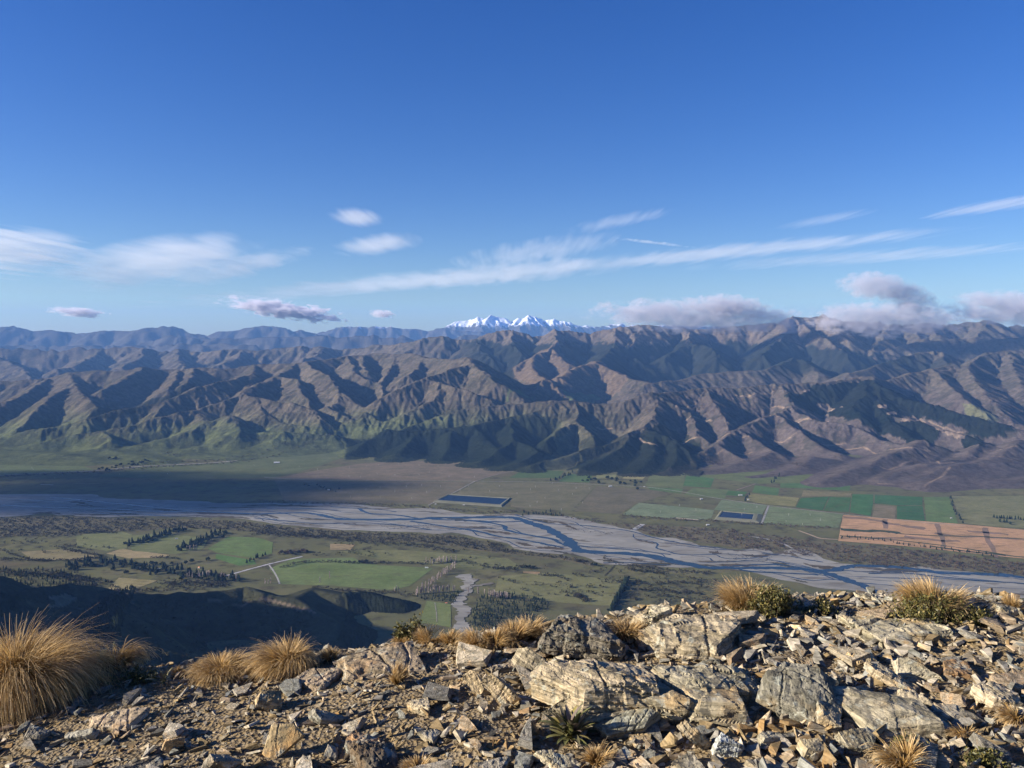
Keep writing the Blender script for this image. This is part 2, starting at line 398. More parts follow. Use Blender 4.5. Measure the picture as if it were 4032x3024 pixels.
TH0, TH1, NC = math.radians(-43.0), math.radians(39.0), 1180
_in = np.linspace(math.radians(-33.5), math.radians(33.5), 1060)
_l = np.linspace(TH0, _in[0], 90)[:-1]; _r = np.linspace(_in[-1], TH1, 60)[1:]
TH = np.concatenate([_l, _in, _r]); NC = len(TH)
def rows(a, b, n): return np.geomspace(a, b, n, endpoint=False)
RR = np.concatenate([rows(60, 1400, 16), rows(1400, 2400, 36), rows(2400, 4200, 112), rows(4200, 6100, 14), rows(6100, 9600, 215), rows(9600, 14500, 185),
                     rows(14500, 21500, 130), rows(21500, 31000, 45), rows(31000, 37500, 36), rows(37500, 43000, 34), rows(43000, 47500, 70), [47500.0]])
NR = len(RR)
GX = RR[:, None] * np.sin(TH)[None]; GY = RR[:, None] * np.cos(TH)[None]

def seg_field(X, Y, p, q):
    dx, dy = q[0] - p[0], q[1] - p[1]; L2 = dx * dx + dy * dy + 1e-9
    t = np.clip(((X - p[0]) * dx + (Y - p[1]) * dy) / L2, 0, 1)
    d2 = (X - p[0] - t * dx) ** 2 + (Y - p[1] - t * dy) ** 2
    return p[2] + t * (q[2] - p[2]), d2

def deep(k):
    """spread the ranges behind the foothills in depth"""
    return k if k <= 10 else 10 + (k - 10) * 1.8 if k <= 20 else 28 + (k - 20) * .9

def base_height():
    # a gentle domain warp keeps crests from being ruled lines
    lw = np.clip(GY / 9000.0, .15, 3.0)
    WX = GX + 55 * lw * fbm(GX / (420 * lw), GY / (420 * lw), 5, 3); WY = GY + 60 * lw * fbm(GX / (420 * lw), GY / (420 * lw), 15, 3)
    Z = np.full(GX.shape, -H - 60.0)
    for slope, rnd, pts in RIDGES:
        if pts[0][0] == 'w': P = np.array([p[1:] for p in pts], float)
        else:
            low = .955 if (slope <= .38 and pts[0][0] > 3210) else 1.0
            P = np.array([at(u, v, deep(k) * 1000.0 * low) for u, v, k in pts])
            if 6.0 < pts[0][2] < 16: slope *= 1.0
        top = P[:, 2].max(); reach = (top + H + 60) / slope + 400
        km = np.mean(P[:, 1])
        r = np.hypot(P[:, 0], P[:, 1]); th = np.arctan2(P[:, 0], P[:, 1])
        i0, i1 = np.searchsorted(RR, [max(r.min() - reach, 0), r.max() + reach])
        rl = max(r.min() - reach, 200.0)
        da = min(reach / max(rl, 1), 3.2)
        j0, j1 = np.searchsorted(TH, [th.min() - da, th.max() + da])
        if i1 <= i0 or j1 <= j0: continue
        X = WX[i0:i1, j0:j1]; Y = WY[i0:i1, j0:j1]
        best = np.full(X.shape, -1e9)
        w = rnd
        for k in range(len(P) - 1):
            hr, d2 = seg_field(X, Y, P[k], P[k + 1])
            best = np.maximum(best, hr - slope * (np.sqrt(d2 + w * w) - w))
        cur = Z[i0:i1, j0:j1]
        kk = 35.0
        hmix = np.clip(.5 + .5 * (best - cur) / kk, 0, 1)
        Z[i0:i1, j0:j1] = cur * (1 - hmix) + best * hmix + kk * hmix * (1 - hmix) * .5
    return Z

def grad(Z):
    dr = np.gradient(Z, RR, axis=0)
    dt = np.gradient(Z, TH, axis=1) / RR[:, None]
    s, c = np.sin(TH)[None], np.cos(TH)[None]
    return dr * s + dt * c, dr * c - dt * s

def gullies(Z, octs):
    """branching gullies that follow the fall line: stripes across the slope, octave after octave"""
    gx, gy = grad(Z)
    # smooth the gradient a little along the columns so that stripes stay coherent
    out = Z.copy()
    hx = np.zeros_like(Z); hy = np.zeros_like(Z)
    for cell, amp, seed, rmin, rmax in octs:
        i0, i1 = np.searchsorted(RR, [rmin, rmax])
        X = GX[i0:i1] / cell; Y = GY[i0:i1] / cell
        tx = gx[i0:i1] + hx[i0:i1]; ty = gy[i0:i1] + hy[i0:i1]
        m = np.sqrt(tx * tx + ty * ty) + 1e-6
        k = np.clip(m / .25, 0, 1) / m
        dx, dy = -ty * k, tx * k           # across the slope
        ix = np.floor(X); iy = np.floor(Y)
        fx = X - ix; fy = Y - iy
        ix = ix.astype(np.int64); iy = iy.astype(np.int64)
        vc = np.zeros_like(X); vs = np.zeros_like(X); wt = np.zeros_like(X)
        for a in (-1, 0, 1, 2):
            for b in (-1, 0, 1, 2):
                px = fx - a - .6 * (hash2(ix + a, iy + b, seed) - .5); py = fy - b - .6 * (hash2(ix + a, iy + b, seed + 1) - .5)
                w = np.exp(-2.2 * (px * px + py * py))
                ph = (px * dx + py * dy) * 6.2831853 + hash2(ix + a, iy + b, seed + 2) * 3.4
                vc += np.cos(ph) * w; vs += np.sin(ph) * w; wt += w
        vc /= wt; vs /= wt
        mag = np.sqrt(vc * vc + vs * vs) + 1e-6
        sharp = np.clip(mag * 1.6, 0, 1) / mag
        vc *= sharp; vs *= sharp
        height_fade = smooth01(20, 260, Z[i0:i1] + H) * .9 + .1
        A = amp * np.clip(m / .4, 0, 1.2) * height_fade
        prof = np.sign(vc) * np.abs(vc) ** .8
        out[i0:i1] += A * (prof - .25)
        hx[i0:i1] += -A * vs * dx * 6.28 / cell * .8; hy[i0:i1] += -A * vs * dy * 6.28 / cell * .8
    return out

ZB = base_height()
# concave foot slopes where the spurs run out on the plain
_a = np.clip(ZB + H + 60, 0, None)
_z = np.where(_a < 220, 160 * (_a / 220) ** 1.8, ZB + H) - 6 - H
ZB = np.where(GY > 5600, np.where(_a <= 0, ZB, _z), ZB)
ZT = gullies(ZB, [(420, 9, 21, 5500, 14500), (150, 5, 31, 5000, 14500), (70, 3.6, 41, 5000, 12500),
                  (850, 22, 51, 14500, 22500), (400, 20, 61, 14500, 22500), (200, 12, 71, 14500, 22500),
                  (1800, 75, 81, 22500, 39000), (850, 42, 91, 22500, 39000),
                  (1900, 60, 101, 39000, 57000), (900, 40, 111, 39000, 57000), (430, 20, 121, 39000, 57000),
                  (420, 16, 131, 1000, 4200), (190, 8, 141, 1000, 4200)])
ZT += (fbm(GX / 90, GY / 90, 77, 3) * 7 + fbm(GX / 520, GY / 520, 87, 4) * 42) * smooth01(10, 120, ZT + H) * smooth01(800, 2000, GY)

def hit(u, v, rmin=1500.0):
    """first terrain point on the line of sight through the picture point"""
    a, b = ray(u, v)
    th = math.atan2(float(a), 1.0); tz = float(b) / math.hypot(1.0, float(a))
    j = int(np.clip(np.searchsorted(TH, th), 1, NC - 1)); f = (th - TH[j - 1]) / (TH[j] - TH[j - 1])
    z = ZT[:, j - 1] * (1 - f) + ZT[:, j] * f
    z = np.maximum(z, -H)
    s = CAM_Z + RR * tz
    k = np.nonzero((z >= s) & (RR > rmin))[0]
    i = k[0] if len(k) else NR - 1
    if 0 < i:
        d0 = s[i - 1] - z[i - 1]; d1 = s[i] - z[i]
        g = np.clip(d0 / (d0 - d1 + 1e-9), 0, 1); r = RR[i - 1] + g * (RR[i] - RR[i - 1])
    else: r = RR[i]
    return np.array([r * math.sin(th), r * math.cos(th), CAM_Z + r * tz])

def ground_z(x, y):
    r = np.hypot(x, y); th = np.arctan2(x, y)
    i = np.clip(np.searchsorted(RR, r), 1, NR - 1); j = np.clip(np.searchsorted(TH, th), 1, NC - 1)
    fi = np.clip((r - RR[i - 1]) / (RR[i] - RR[i - 1]), 0, 1); fj = np.clip((th - TH[j - 1]) / (TH[j] - TH[j - 1]), 0, 1)
    z = (ZT[i - 1, j - 1] * (1 - fj) + ZT[i - 1, j] * fj) * (1 - fi) + (ZT[i, j - 1] * (1 - fj) + ZT[i, j] * fj) * fi
    return np.maximum(z, -H)
# ------------------------------------------------------------------ terrain cover (real ground colours) and meshes
def cover():
    n1 = fbm(GX / 700, GY / 700, 201, 4); n2 = fbm(GX / 160, GY / 160, 211, 3); n3 = fbm(GX / 45, GY / 45, 221, 2)
    alt = ZT + H
    gx, gy = grad(ZT); sl = np.sqrt(gx * gx + gy * gy)
    tan = np.array([.108, .088, .062]); tan2 = np.array([.080, .066, .049]); olive = np.array([.083, .080, .040]); green = np.array([.085, .108, .038])
    plum = np.array([.092, .072, .064]); forest = np.array([.0125, .0150, .0115]); bush = np.array([.028, .030, .020]); rock = np.array([.15, .115, .088])
    m = smooth01(-.5, .5, n1 + .5 * n2)[..., None]
    C = tan * m + tan2 * (1 - m)
    # greener low ground, left
    left = smooth01(2200, -600, GX) * smooth01(13000, 9500, GY)
    g = (smooth01(430, 120, alt + 90 * n1 + 60 * n2) * left)[..., None]
    C = C * (1 - g) + (olive * (1 - .5 * g) + green * .5 * g) * g
    # purplish scrub on the right
    p = (smooth01(700, 2600, GX) * smooth01(13500, 10000, GY) * smooth01(750, 300, alt + 120 * n1))[..., None]
    C = C * (1 - .8 * p) + plum * .8 * p
    # bush in random patches, thicker on steep ground
    b = smooth01(.22, .5, n2 + .55 * n3 + .25 * smooth01(.3, .7, sl))[..., None] * (.55 * smooth01(4500, 9000, GY))[..., None]
    C = C * (1 - b) + bush * b
    # native forest on the range behind, tops bare
    rng = smooth01(12700, 13300, GY - 1800 * smooth01(-200, -1500, GX)) * smooth01(22500, 22000, GY) * smooth01(-1900, -400, GX + 600 * n1) * smooth01(8100, 6600, GX + 500 * n1)
    line = 1060 + 90 * n1 + 80 * n2 + 60 * n3
    right_bare = smooth01(4900, 8000, GX)
    f = (rng * smooth01(18, -18, alt - line + 320 * right_bare))[..., None]
    C = C * (1 - .93 * f) + forest * 1.15 * .93 * f
    hi = (rng * smooth01(-40, 120, alt - line))[..., None]
    C = C * (1 - .5 * hi) + rock * .5 * hi
    far = smooth01(23000, 25000, GY)[..., None]
    C = C * (1 - far) + (np.array([.07, .06, .046]) * (1 + .35 * n1[..., None])) * far
    # snow above the snow line on the high peaks
    snow = smooth01(39500, 40000, GY) * smooth01(-50, 90, ZT - 630 + 150 * n2 - 200 * smooth01(.5, 1.1, sl) + 120 * smooth01(-300, 300, -gx * 900))
    C = C * (1 - snow[..., None]) + np.array([.86, .88, .92]) * snow[..., None]
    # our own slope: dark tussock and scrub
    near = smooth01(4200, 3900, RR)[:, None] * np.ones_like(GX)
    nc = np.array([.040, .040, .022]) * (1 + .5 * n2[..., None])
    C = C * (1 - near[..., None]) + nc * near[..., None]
    FOR = np.zeros(GX.shape)
    def patch(col, pts, k=1.0, lift=0.0, wob=40.0):
        w = np.array([hit(u, v)[:2] for u, v in pts])
        wx = GX + wob * n2 + 14 * n3; wy = GY + wob * 1.5 * n3
        msk = in_poly(wx, wy, w)
        C[msk] = C[msk] * (1 - k) + np.array(col) * (1 + .25 * n3[msk][:, None]) * k
        if lift: FOR[msk] = lift
    pine = (.0085, .0120, .0085); pine2 = (.011, .0145, .0092); slash = (.21, .155, .11); dirt = (.25, .18, .12)
    patch((.120,.086,.056), [(2015,1455),(2104,1395),(2165,1368),(2190,1340),(2200,1345),(2215,1400),(2270,1440),(2340,1420),(2400,1448),(2480,1490),(2440,1540),(2390,1568),(2250,1572),(2150,1560),(2060,1500)], .85)
    # plantation on the front centre hill
    patch(pine2, [(1350,1800),(1400,1745),(1540,1692),(1650,1702),(1800,1690),(1960,1672),(2060,1690),(2110,1740),(2200,1770),(2160,1795),(2080,1835),(1960,1838),(1850,1822),(1740,1818),(1600,1800)], .9, 9)
    patch((.025,.032,.018), [(1900,1690),(2000,1640),(2200,1660),(2230,1700),(2150,1750),(2060,1700)], .6, 3)
    patch(pine2, [(2240,1850),(2300,1810),(2400,1790),(2460,1750),(2540,1690),(2600,1670),(2700,1720),(2760,1760),(2740,1800),(2690,1840),(2560,1868),(2420,1868)], .85, 8)
    U = GX / np.maximum(GY, 1.0) * F_PX + 2016.0
    fm = smooth01(1330, 1365, U + 25 * n2) * smooth01(2200, 2120, U + 40 * n2) * smooth01(8750, 8600, GY + 60 * n2 + (U - 1350) * -.35) * smooth01(25, -25, alt - 330 - 60 * n2 - 30 * n3)
    fm2 = smooth01(2250, 2290, U + 25 * n2) * smooth01(2790, 2740, U + 25 * n2) * smooth01(8250, 8120, GY + 60 * n2) * smooth01(25, -25, alt - 225 - 60 * n2 - 25 * n3)
    ff = (np.maximum(fm, fm2 * .9) * (.82 + .14 * n3))[..., None].clip(0, 1)
    C[:] = C * (1 - ff) + np.array(pine2) * (1 + .3 * n3[..., None]) * ff
    FOR[ff[..., 0] > .5] = 9
    # plantation on the right
    for P in ([(3090,1565),(3200,1520),(3260,1512),(3420,1492),(3470,1520),(3520,1545),(3600,1560),(3680,1600),(3800,1636),(3900,1655),(4000,1690),(3950,1722),(3860,1718),(3760,1680),(3640,1650),(3560,1640),(3500,1660),(3460,1690),(3400,1680),(3330,1650),(3240,1640),(3130,1590)],
              [(3300,1640),(3500,1645),(3580,1660),(3700,1680),(3715,1700),(3680,1730),(3650,1755),(3560,1742),(3480,1712),(3430,1690)],
              [(3790,1720),(3850,1712),(3880,1740),(3870,1766),(3800,1762),(3780,1740)]):
        patch(pine, P, .95, 14)
    for P in ([(3210,1600),(3260,1592),(3330,1604),(3225,1606)],[(3150,1542),(3185,1538),(3190,1546),(3160,1548)],[(3455,1602),(3490,1598),(3495,1612),(3460,1610)],
              [(3545,1666),(3590,1640),(3630,1650),(3650,1668),(3600,1668)],[(3490,1634),(3520,1620),(3530,1632),(3500,1640)],[(3640,1668),(3720,1690),(3800,1720),(3770,1722),(3690,1700)]):
        patch(slash, P, .9, 0, 20)
    patch((.13,.13,.065), [(3780,1600),(3880,1610),(3940,1660),(3900,1665),(3820,1640)], .8)
    patch(pine, [(480,1612),(560,1590),(660,1560),(790,1512),(800,1520),(690,1570),(600,1605),(480,1640),(330,1660),(340,1645)], .7, 6, 10)
    patch(pine, [(880,1496),(920,1487),(900,1497)], .7, 6, 10)
    patch((.095,.135,.05), [(2210,1530),(2350,1555),(2360,1572),(2250,1578)], .6)
    patch((.10,.14,.05), [(2000,1545),(2060,1545),(2110,1572),(2000,1580)], .5)
    # forested slopes below us
    patch((.014,.021,.012), [(300,2420),(510,2310),(540,2330),(490,2410),(470,2500),(350,2560),(280,2480)], .9, 0)
    patch((.016,.022,.013), [(-300,2250),(180,2255),(330,2290),(300,2350),(100,2370),(-300,2340)], .8, 8)
    patch((.14,.12,.075), [(200,2350),(290,2335),(300,2360),(210,2395)], .9, 0, 15)
    # tracks and cut batters on the hills
    def track(pts, w=9.0, col=dirt, k=.85):
        P = np.array([hit(u, v)[:2] for u, v in pts])
        d = np.full(GX.shape, 1e9)
        lo = P.min(0) - 60; hi_ = P.max(0) + 60
        box = (GX > lo[0]) & (GX < hi_[0]) & (GY > lo[1]) & (GY < hi_[1])
        X = GX[box]; Y = GY[box]; dd = np.full(X.shape, 1e9)
        for a, b in zip(P[:-1], P[1:]):
            if np.hypot(*(b - a)) > 1500: continue
            _, d2 = seg_field(X, Y, (a[0], a[1], 0), (b[0], b[1], 0)); dd = np.minimum(dd, np.sqrt(d2))
        kk = (smooth01(w * 1.6, w * .6, dd) * k * smooth01(-.9, .1, n2[box]))[:, None]
        C[box] = C[box] * (1 - kk) + np.array(col) * kk
    for pts in ([(2350,1685),(2370,1692),(2410,1688)],[(2519,1728),(2530,1740),(2560,1750),(2590,1758)],[(2660,1602),(2740,1590)],
                [(2868,1553),(2900,1556),(2960,1558),(3010,1570)],[(3000,1604),(3050,1600),(3100,1602)],[(2990,1640),(3060,1640),(3190,1645),(3240,1652)],
                [(2845,1720),(2900,1712),(2950,1716)],[(3040,1730),(3080,1742),(3220,1742),(3330,1745)],[(3300,1770),(3400,1760),(3580,1764),(3660,1775)],
                [(3600,1760),(3640,1790),(3700,1825),(3760,1820)],[(3460,1905),(3500,1905),(3570,1910)],[(3470,1840),(3500,1850),(3590,1815)],[(3640,1915),(3680,1890),(3740,1840)],
                [(2700,1655),(2760,1650),(2800,1655)],[(2640,1725),(2740,1722),(2850,1730)],[(3900,1775),(3980,1760),(4040,1765)],[(3840,1800),(3960,1800),(4040,1830)],
                [(3900,1575),(3990,1590)],[(2950,1555),(3050,1540)],[(3130,1660),(3200,1650),(3260,1660)],[(2780,1790),(2870,1775),(2960,1780)],
                [(3700,1460),(3760,1450)],[(3425,1480),(3390,1484),(3290,1500)],[(3170,1508),(3240,1508)],[(3440,1410),(3480,1425)],[(3660,1660),(3760,1700),(3790,1705)]):
        track(pts)
    track([(820,2360),(1060,2360),(1130,2380),(1190,2400),(1240,2412)], 5, (.22,.16,.11), .7)
    track([(-50,1715),(700,1720)], 4, (.2,.17,.1), .3)
    return C, FOR

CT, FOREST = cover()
ZT = ZT + FOREST * (.55 + .45 * RNG.random(GX.shape))

def terrain_material():
    t = NT('hill_ground')
    c = t.attr('cover')
    n = t.noise(t.pos(), .02, 6.0, .7)
    k = t.mapr(n, .3, .7, .62, 1.38)
    n2 = t.noise(t.pos(), .0045, 4.0, .6)
    k2 = t.math('MULTIPLY', k, t.mapr(n2, .3, .7, .85, 1.15))
    t.color(t.mix(1.0, c, t.node('ShaderNodeCombineColor', Red=k2, Green=k2, Blue=k2).outputs[0], 'MULTIPLY'))
    t.normal(t.bump(t.noise(t.pos(), .05, 5.0, .65), .8, 9.0))
    t.b.inputs['Specular IOR Level'].default_value = 0.0
    t.rough(1.0)
    return t.m
M_HILL = terrain_material()

def band(name, r0, r1, label):
    i0 = max(np.searchsorted(RR, r0), 0); i1 = min(np.searchsorted(RR, r1) + 1, NR)
    z = np.minimum(ZT[i0:i1], 1e9)
    V = np.stack([GX[i0:i1], GY[i0:i1], z], -1).reshape(-1, 3)
    Fc = grid_faces(i1 - i0, NC)
    keep = (V[Fc, 2].max(1) > -H - 25)
    Fc = Fc[keep]
    used = np.zeros(len(V), bool); used[Fc.ravel()] = True
    idx = np.cumsum(used) - 1
    me = mesh_np(name, V[used], idx[Fc][:, ::-1], True)
    vcol(me, 'cover', CT[i0:i1].reshape(-1, 3)[used])
    o = obj(name, me, M_HILL)
    tag(o, label, 'hill', kind='structure')
    return o

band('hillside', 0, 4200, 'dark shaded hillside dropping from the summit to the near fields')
band('foothills', 4200, 14500, 'brown ridged foothills rising beyond the far side of the valley')
band('mountain_range', 14500, 23000, 'dark forested mountain range behind the foothills')
band('hazy_range', 23000, 39000, 'blue hazy ranges on the skyline')
band('snowy_mountain', 39000, 60000, 'snow capped mountain far on the skyline')
# ------------------------------------------------------------------ valley floor, river, fields, roads
from mathutils.geometry import tessellate_polygon

GAIN = np.array([1.36, 1.32, 1.05])
def catmull(P, n=6, closed=False):
    P = np.asarray(P, float); out = []
    m = len(P)
    for i in range(m if closed else m - 1):
        if closed: a, b, c, d = P[(i - 1) % m], P[i], P[(i + 1) % m], P[(i + 2) % m]
        else: a, b, c, d = P[max(i - 1, 0)], P[i], P[i + 1], P[min(i + 2, m - 1)]
        for t in np.linspace(0, 1, n, endpoint=False):
            out.append(.5 * ((2 * b) + (-a + c) * t + (2 * a - 5 * b + 4 * c - d) * t * t + (-a + 3 * b - 3 * c + d) * t ** 3))
    if not closed: out.append(P[-1])
    return np.array(out)

def floor_xy(pts): 
    a = np.array(pts, float)
    return on_plane(a[:, 0], a[:, 1], -H)[:, :2]

def ragged(P, step, amp, seed):
    """closed outline with small irregular bays"""
    out = []
    n = len(P)
    for i in range(n):
        a, b = P[i], P[(i + 1) % n]; L = np.hypot(*(b - a)); k = max(1, int(L / step))
        nrm = np.array([-(b - a)[1], (b - a)[0]]) / (L + 1e-9)
        for q in range(k):
            p = a + (b - a) * q / k
            w = float(fbm(np.array([p[0] / (step * 3)]), np.array([p[1] / (step * 3)]), seed, 3)[0])
            out.append(p + nrm * w * amp)
    return np.array(out)

def sheet_poly(name, P, z, mat, color=None, label=None, drape=False):
    P = np.asarray(P, float)
    tri = tessellate_polygon([[Vector((p[0], p[1], 0)) for p in P]])
    f = np.array([list(t) for t in tri], int)
    # keep normals up
    a = P[f[:, 0]]; b = P[f[:, 1]]; c = P[f[:, 2]]
    cr = (b[:, 0] - a[:, 0]) * (c[:, 1] - a[:, 1]) - (b[:, 1] - a[:, 1]) * (c[:, 0] - a[:, 0])
    f[cr < 0] = f[cr < 0][:, ::-1]
    V = np.concatenate([P, np.full((len(P), 1), -H + z)], 1)
    o = obj(name, mesh_np(name, V, f), mat)
    if color is not None: cc = np.array(color) * GAIN; cc = cc * .72 + cc.mean() * np.array([1.12, 1.08, .62]) * .28; o.color = tuple(cc) + (1,)
    tag(o, label, kind='structure')
    return o

def ribbon(name, P, width, z, mat, color=None, label=None, seed=3, wob=.35, kind='structure'):
    P = np.asarray(P, float)
    T = np.gradient(P, axis=0); T /= np.linalg.norm(T, axis=1)[:, None] + 1e-9
    N = np.stack([-T[:, 1], T[:, 0]], 1)
    w = np.broadcast_to(np.asarray(width, float), (len(P),)) * .5
    k = np.arange(len(P)) * .7
    wl = w * (1 + wob * fbm(k, k * 0 + seed, 31, 2)); wr = w * (1 + wob * fbm(k, k * 0 + seed + 50, 37, 2))
    V = np.concatenate([P + N * wl[:, None], P - N * wr[:, None]])
    V = np.concatenate([V, np.full((len(V), 1), -H + z)], 1)
    n = len(P); i = np.arange(n - 1)
    f = np.stack([i + n, i + n + 1, i + 1, i], 1)
    o = obj(name, mesh_np(name, V, f), mat)
    if color is not None: o.color = tuple(color) + (1,)
    tag(o, label, kind=kind)
    return o

def floor_material():
    t = NT('valley_ground')
    p = t.pos()
    n = t.noise(p, .0022, 6.0, .6); n2 = t.noise(p, .012, 5.0, .65); n3 = t.noise(t.vmath('MULTIPLY', p, (.004, .02, 1.0)), 1.0, 4.0)
    c = t.ramp(n, [(.3, (.125, .100, .058)), (.45, (.105, .102, .048)), (.6, (.130, .125, .055)), (.75, (.165, .138, .070))])
    c = t.mix(t.mapr(n2, .5, .68), c, (.060, .055, .034))
    c = t.mix(t.mapr(n3, .5, .7, 0, .4), c, (.15, .12, .075))
    t.color(c); t.b.inputs['Specular IOR Level'].default_value = 0; t.normal(t.bump(n2, .6, 6.0))
    return t.m

def field_material():
    t = NT('field_ground')
    p = t.pos(); oc = t.n.new('ShaderNodeObjectInfo').outputs['Color']
    n = t.noise(p, .006, 5.0, .6); n2 = t.noise(p, .05, 4.0, .7)
    k = t.math('MULTIPLY', t.mapr(n, .25, .75, .75, 1.25), t.mapr(n2, .25, .75, .82, 1.18))
    g = t.node('ShaderNodeCombineColor', Red=k, Green=t.math('MULTIPLY', k, t.mapr(n, .3, .7, 1.04, .96)), Blue=k).outputs[0]
    c = t.mix(1.0, oc, g, 'MULTIPLY')
    n3 = t.noise(t.vmath('MULTIPLY', p, (.010, .035, 1.0)), 1.0, 5.0, .6)
    c = t.mix(t.mapr(n3, .54, .66, 0, .55), c, (.10, .085, .05))
    fine = t.noise(p, .16, 3.0, .7)
    c = t.mix(t.mapr(fine, .56, .7, 0, .5), c, (.05, .045, .028))
    t.color(c); t.b.inputs['Specular IOR Level'].default_value = 0
    t.normal(t.bump(n2, .4, 3.0))
    return t.m

def gravel_material():
    t = NT('river_gravel')
    p = t.pos()
    s = t.vmath('MULTIPLY', p, (.0018, .0075, 1.0))
    n = t.noise(s, 1.0, 6.0, .62, dist=.6); n2 = t.noise(t.vmath('MULTIPLY', p, (.006, .022, 1.0)), 1.0, 6.0, .7, dist=.8)
    c = t.ramp(n, [(.30, (.17, .158, .130)), (.48, (.245, .228, .188)), (.62, (.32, .30, .25)), (.8, (.20, .186, .152))])
    c = t.mix(t.mapr(n2, .54, .64, 0, .75), c, (.125, .105, .078))
    c = t.mix(t.mapr(n, .58, .64, 0, .8), c, (.115, .095, .068))
    c = t.mix(t.mapr(t.noise(t.vmath('MULTIPLY', p, (.012, .06, 1.0)), 1.0, 3.0), .58, .64, 0, .6), c, (.20, .20, .20))
    t.color(c); t.b.inputs['Specular IOR Level'].default_value = .05
    return t.m

def water_material():
    t = NT('river_water')
    t.color((.020, .036, .044)); t.rough(.22); t.b.inputs['Specular IOR Level'].default_value = .11
    t.normal(t.bump(t.noise(t.pos(), .25, 3.0), .06, .5))
    return t.m

M_FLOOR, M_FIELD, M_GRAVEL, M_WATER = floor_material(), field_material(), gravel_material(), water_material()
o = obj('valley_floor', mesh_np('valley_floor', [(-60000,-60000,-H),(60000,-60000,-H),(60000,61000,-H),(-60000,61000,-H)], np.array([[0,1,2,3]])), M_FLOOR)
tag(o, 'wide flat valley floor of olive grass', kind='structure')

BANK_N = [(-400,1950),(0,1949),(190,1944),(354,1947),(405,1961),(633,1968),(950,1984),(1076,1980),(1400,1987),(1490,1999),(1680,2003),(1806,2018),(1889,2028),(2028,2022),(2249,2037),(2376,2066),(2503,2091),(2566,2110),(2700,2129),(2759,2145),(2885,2161),(2986,2164),(3075,2180),(3151,2164),(3240,2202),(3341,2218),(3423,2224),(3620,2237),(3835,2253),(4032,2272),(4300,2300)]
BANK_S = [(4300,2385),(4032,2352),(3700,2345),(3455,2335),(3297,2325),(3202,2308),(3126,2294),(2986,2256),(2809,2240),(2632,2232),(2534,2228),(2376,2224),(2313,2205),(2249,2186),(2123,2173),(2028,2161),(1965,2132),(1870,2116),(1781,2098),(1730,2104),(1654,2094),(1490,2091),(1329,2085),(1171,2072),(1044,2060),(950,2040),(760,2037),(570,2034),(443,2034),(272,2031),(190,2021),(63,2034),(0,2035),(-400,2045)]
bed = ragged(catmull(floor_xy(BANK_N + BANK_S), 3, True), 38, 45, 5)
sheet_poly('river_bed', bed, 1.2, M_GRAVEL, label='wide pale gravel bed of a braided river')

CH = [([(620,2016),(760,2014),(950,2022),(1044,2024),(1171,2020),(1250,2026),(1300,2037),(1363,2046),(1553,2046),(1654,2044),(1743,2040),(1838,2039),(1965,2037),(2028,2040),(2091,2060),(2154,2082),(2205,2110),(2237,2129),(2262,2158),(2313,2173),(2439,2180),(2534,2186),(2629,2205),(2700,2221),(2790,2236),(2885,2237),(3012,2237),(3138,2240),(3221,2253),(3265,2262),(3328,2284),(3392,2306),(3430,2322),(3520,2365)], [22,26,30,32,34,36,40,46,48,50,50,50,52,58,62,66,70,70,75,66,62,62,66,64,56,50,48,52,62,58,52,50,50,50]),
      ([(3233,2253),(3290,2242),(3328,2234),(3380,2228),(3487,2231),(3613,2243),(3740,2259),(3835,2260),(3961,2266),(4032,2276),(4250,2300)], 46),
      ([(1414,2003),(1452,2022),(1553,2028),(1616,2037),(1654,2044)], 24), ([(1300,1996),(1414,2003),(1500,2008),(1560,2016)], 14),
      ([(1838,2050),(1933,2060),(1984,2072),(1996,2088),(2091,2110),(2173,2123),(2211,2142),(2249,2154)], 26),
      ([(1616,2053),(1743,2072),(1870,2091),(1965,2113),(2060,2126),(2154,2145),(2218,2158)], 26),
      ([(1700,2046),(1838,2050),(1965,2056),(2060,2054),(2100,2062)], 24),
      ([(2028,2028),(2160,2062),(2300,2070),(2471,2091),(2566,2116),(2661,2136),(2760,2152),(2860,2160)], 15),
      ([(2873,2232),(2949,2250),(3075,2257),(3221,2265)], 20), ([(2885,2230),(3012,2224),(3100,2228),(3200,2245)], 18),
      ([(2376,2218),(2470,2216),(2560,2222),(2640,2226)], 12), ([(2255,2140),(2300,2152),(2400,2160),(2520,2170),(2640,2185)], 14),
      ([(3000,2180),(3100,2190),(3180,2205),(3240,2215)], 12), ([(3420,2260),(3560,2258),(3680,2270),(3840,2285),(4040,2300)], 14),
      ([(1000,2040),(1120,2052),(1250,2062),(1420,2060),(1560,2068),(1700,2088)], 16), ([(1050,2006),(1200,2004),(1330,2010)], 12),
      ([(200,1960),(350,1972),(520,1990),(640,2002),(760,2014)], 18), ([(-200,1985),(0,1990),(200,2000),(400,2004),(620,2016)], 16), ([(0,1965),(200,1975),(350,1990)], 10)]
for k, (pts, w) in enumerate(CH):
    P = catmull(floor_xy(pts), 6)
    if not np.isscalar(w): w = np.interp(np.arange(len(P)) / 6.0, np.arange(len(w)), w)
    ribbon('river_channel', P, w, 1.7 + .05 * k, M_WATER, label='dark blue braid of the river', seed=k, wob=.6)

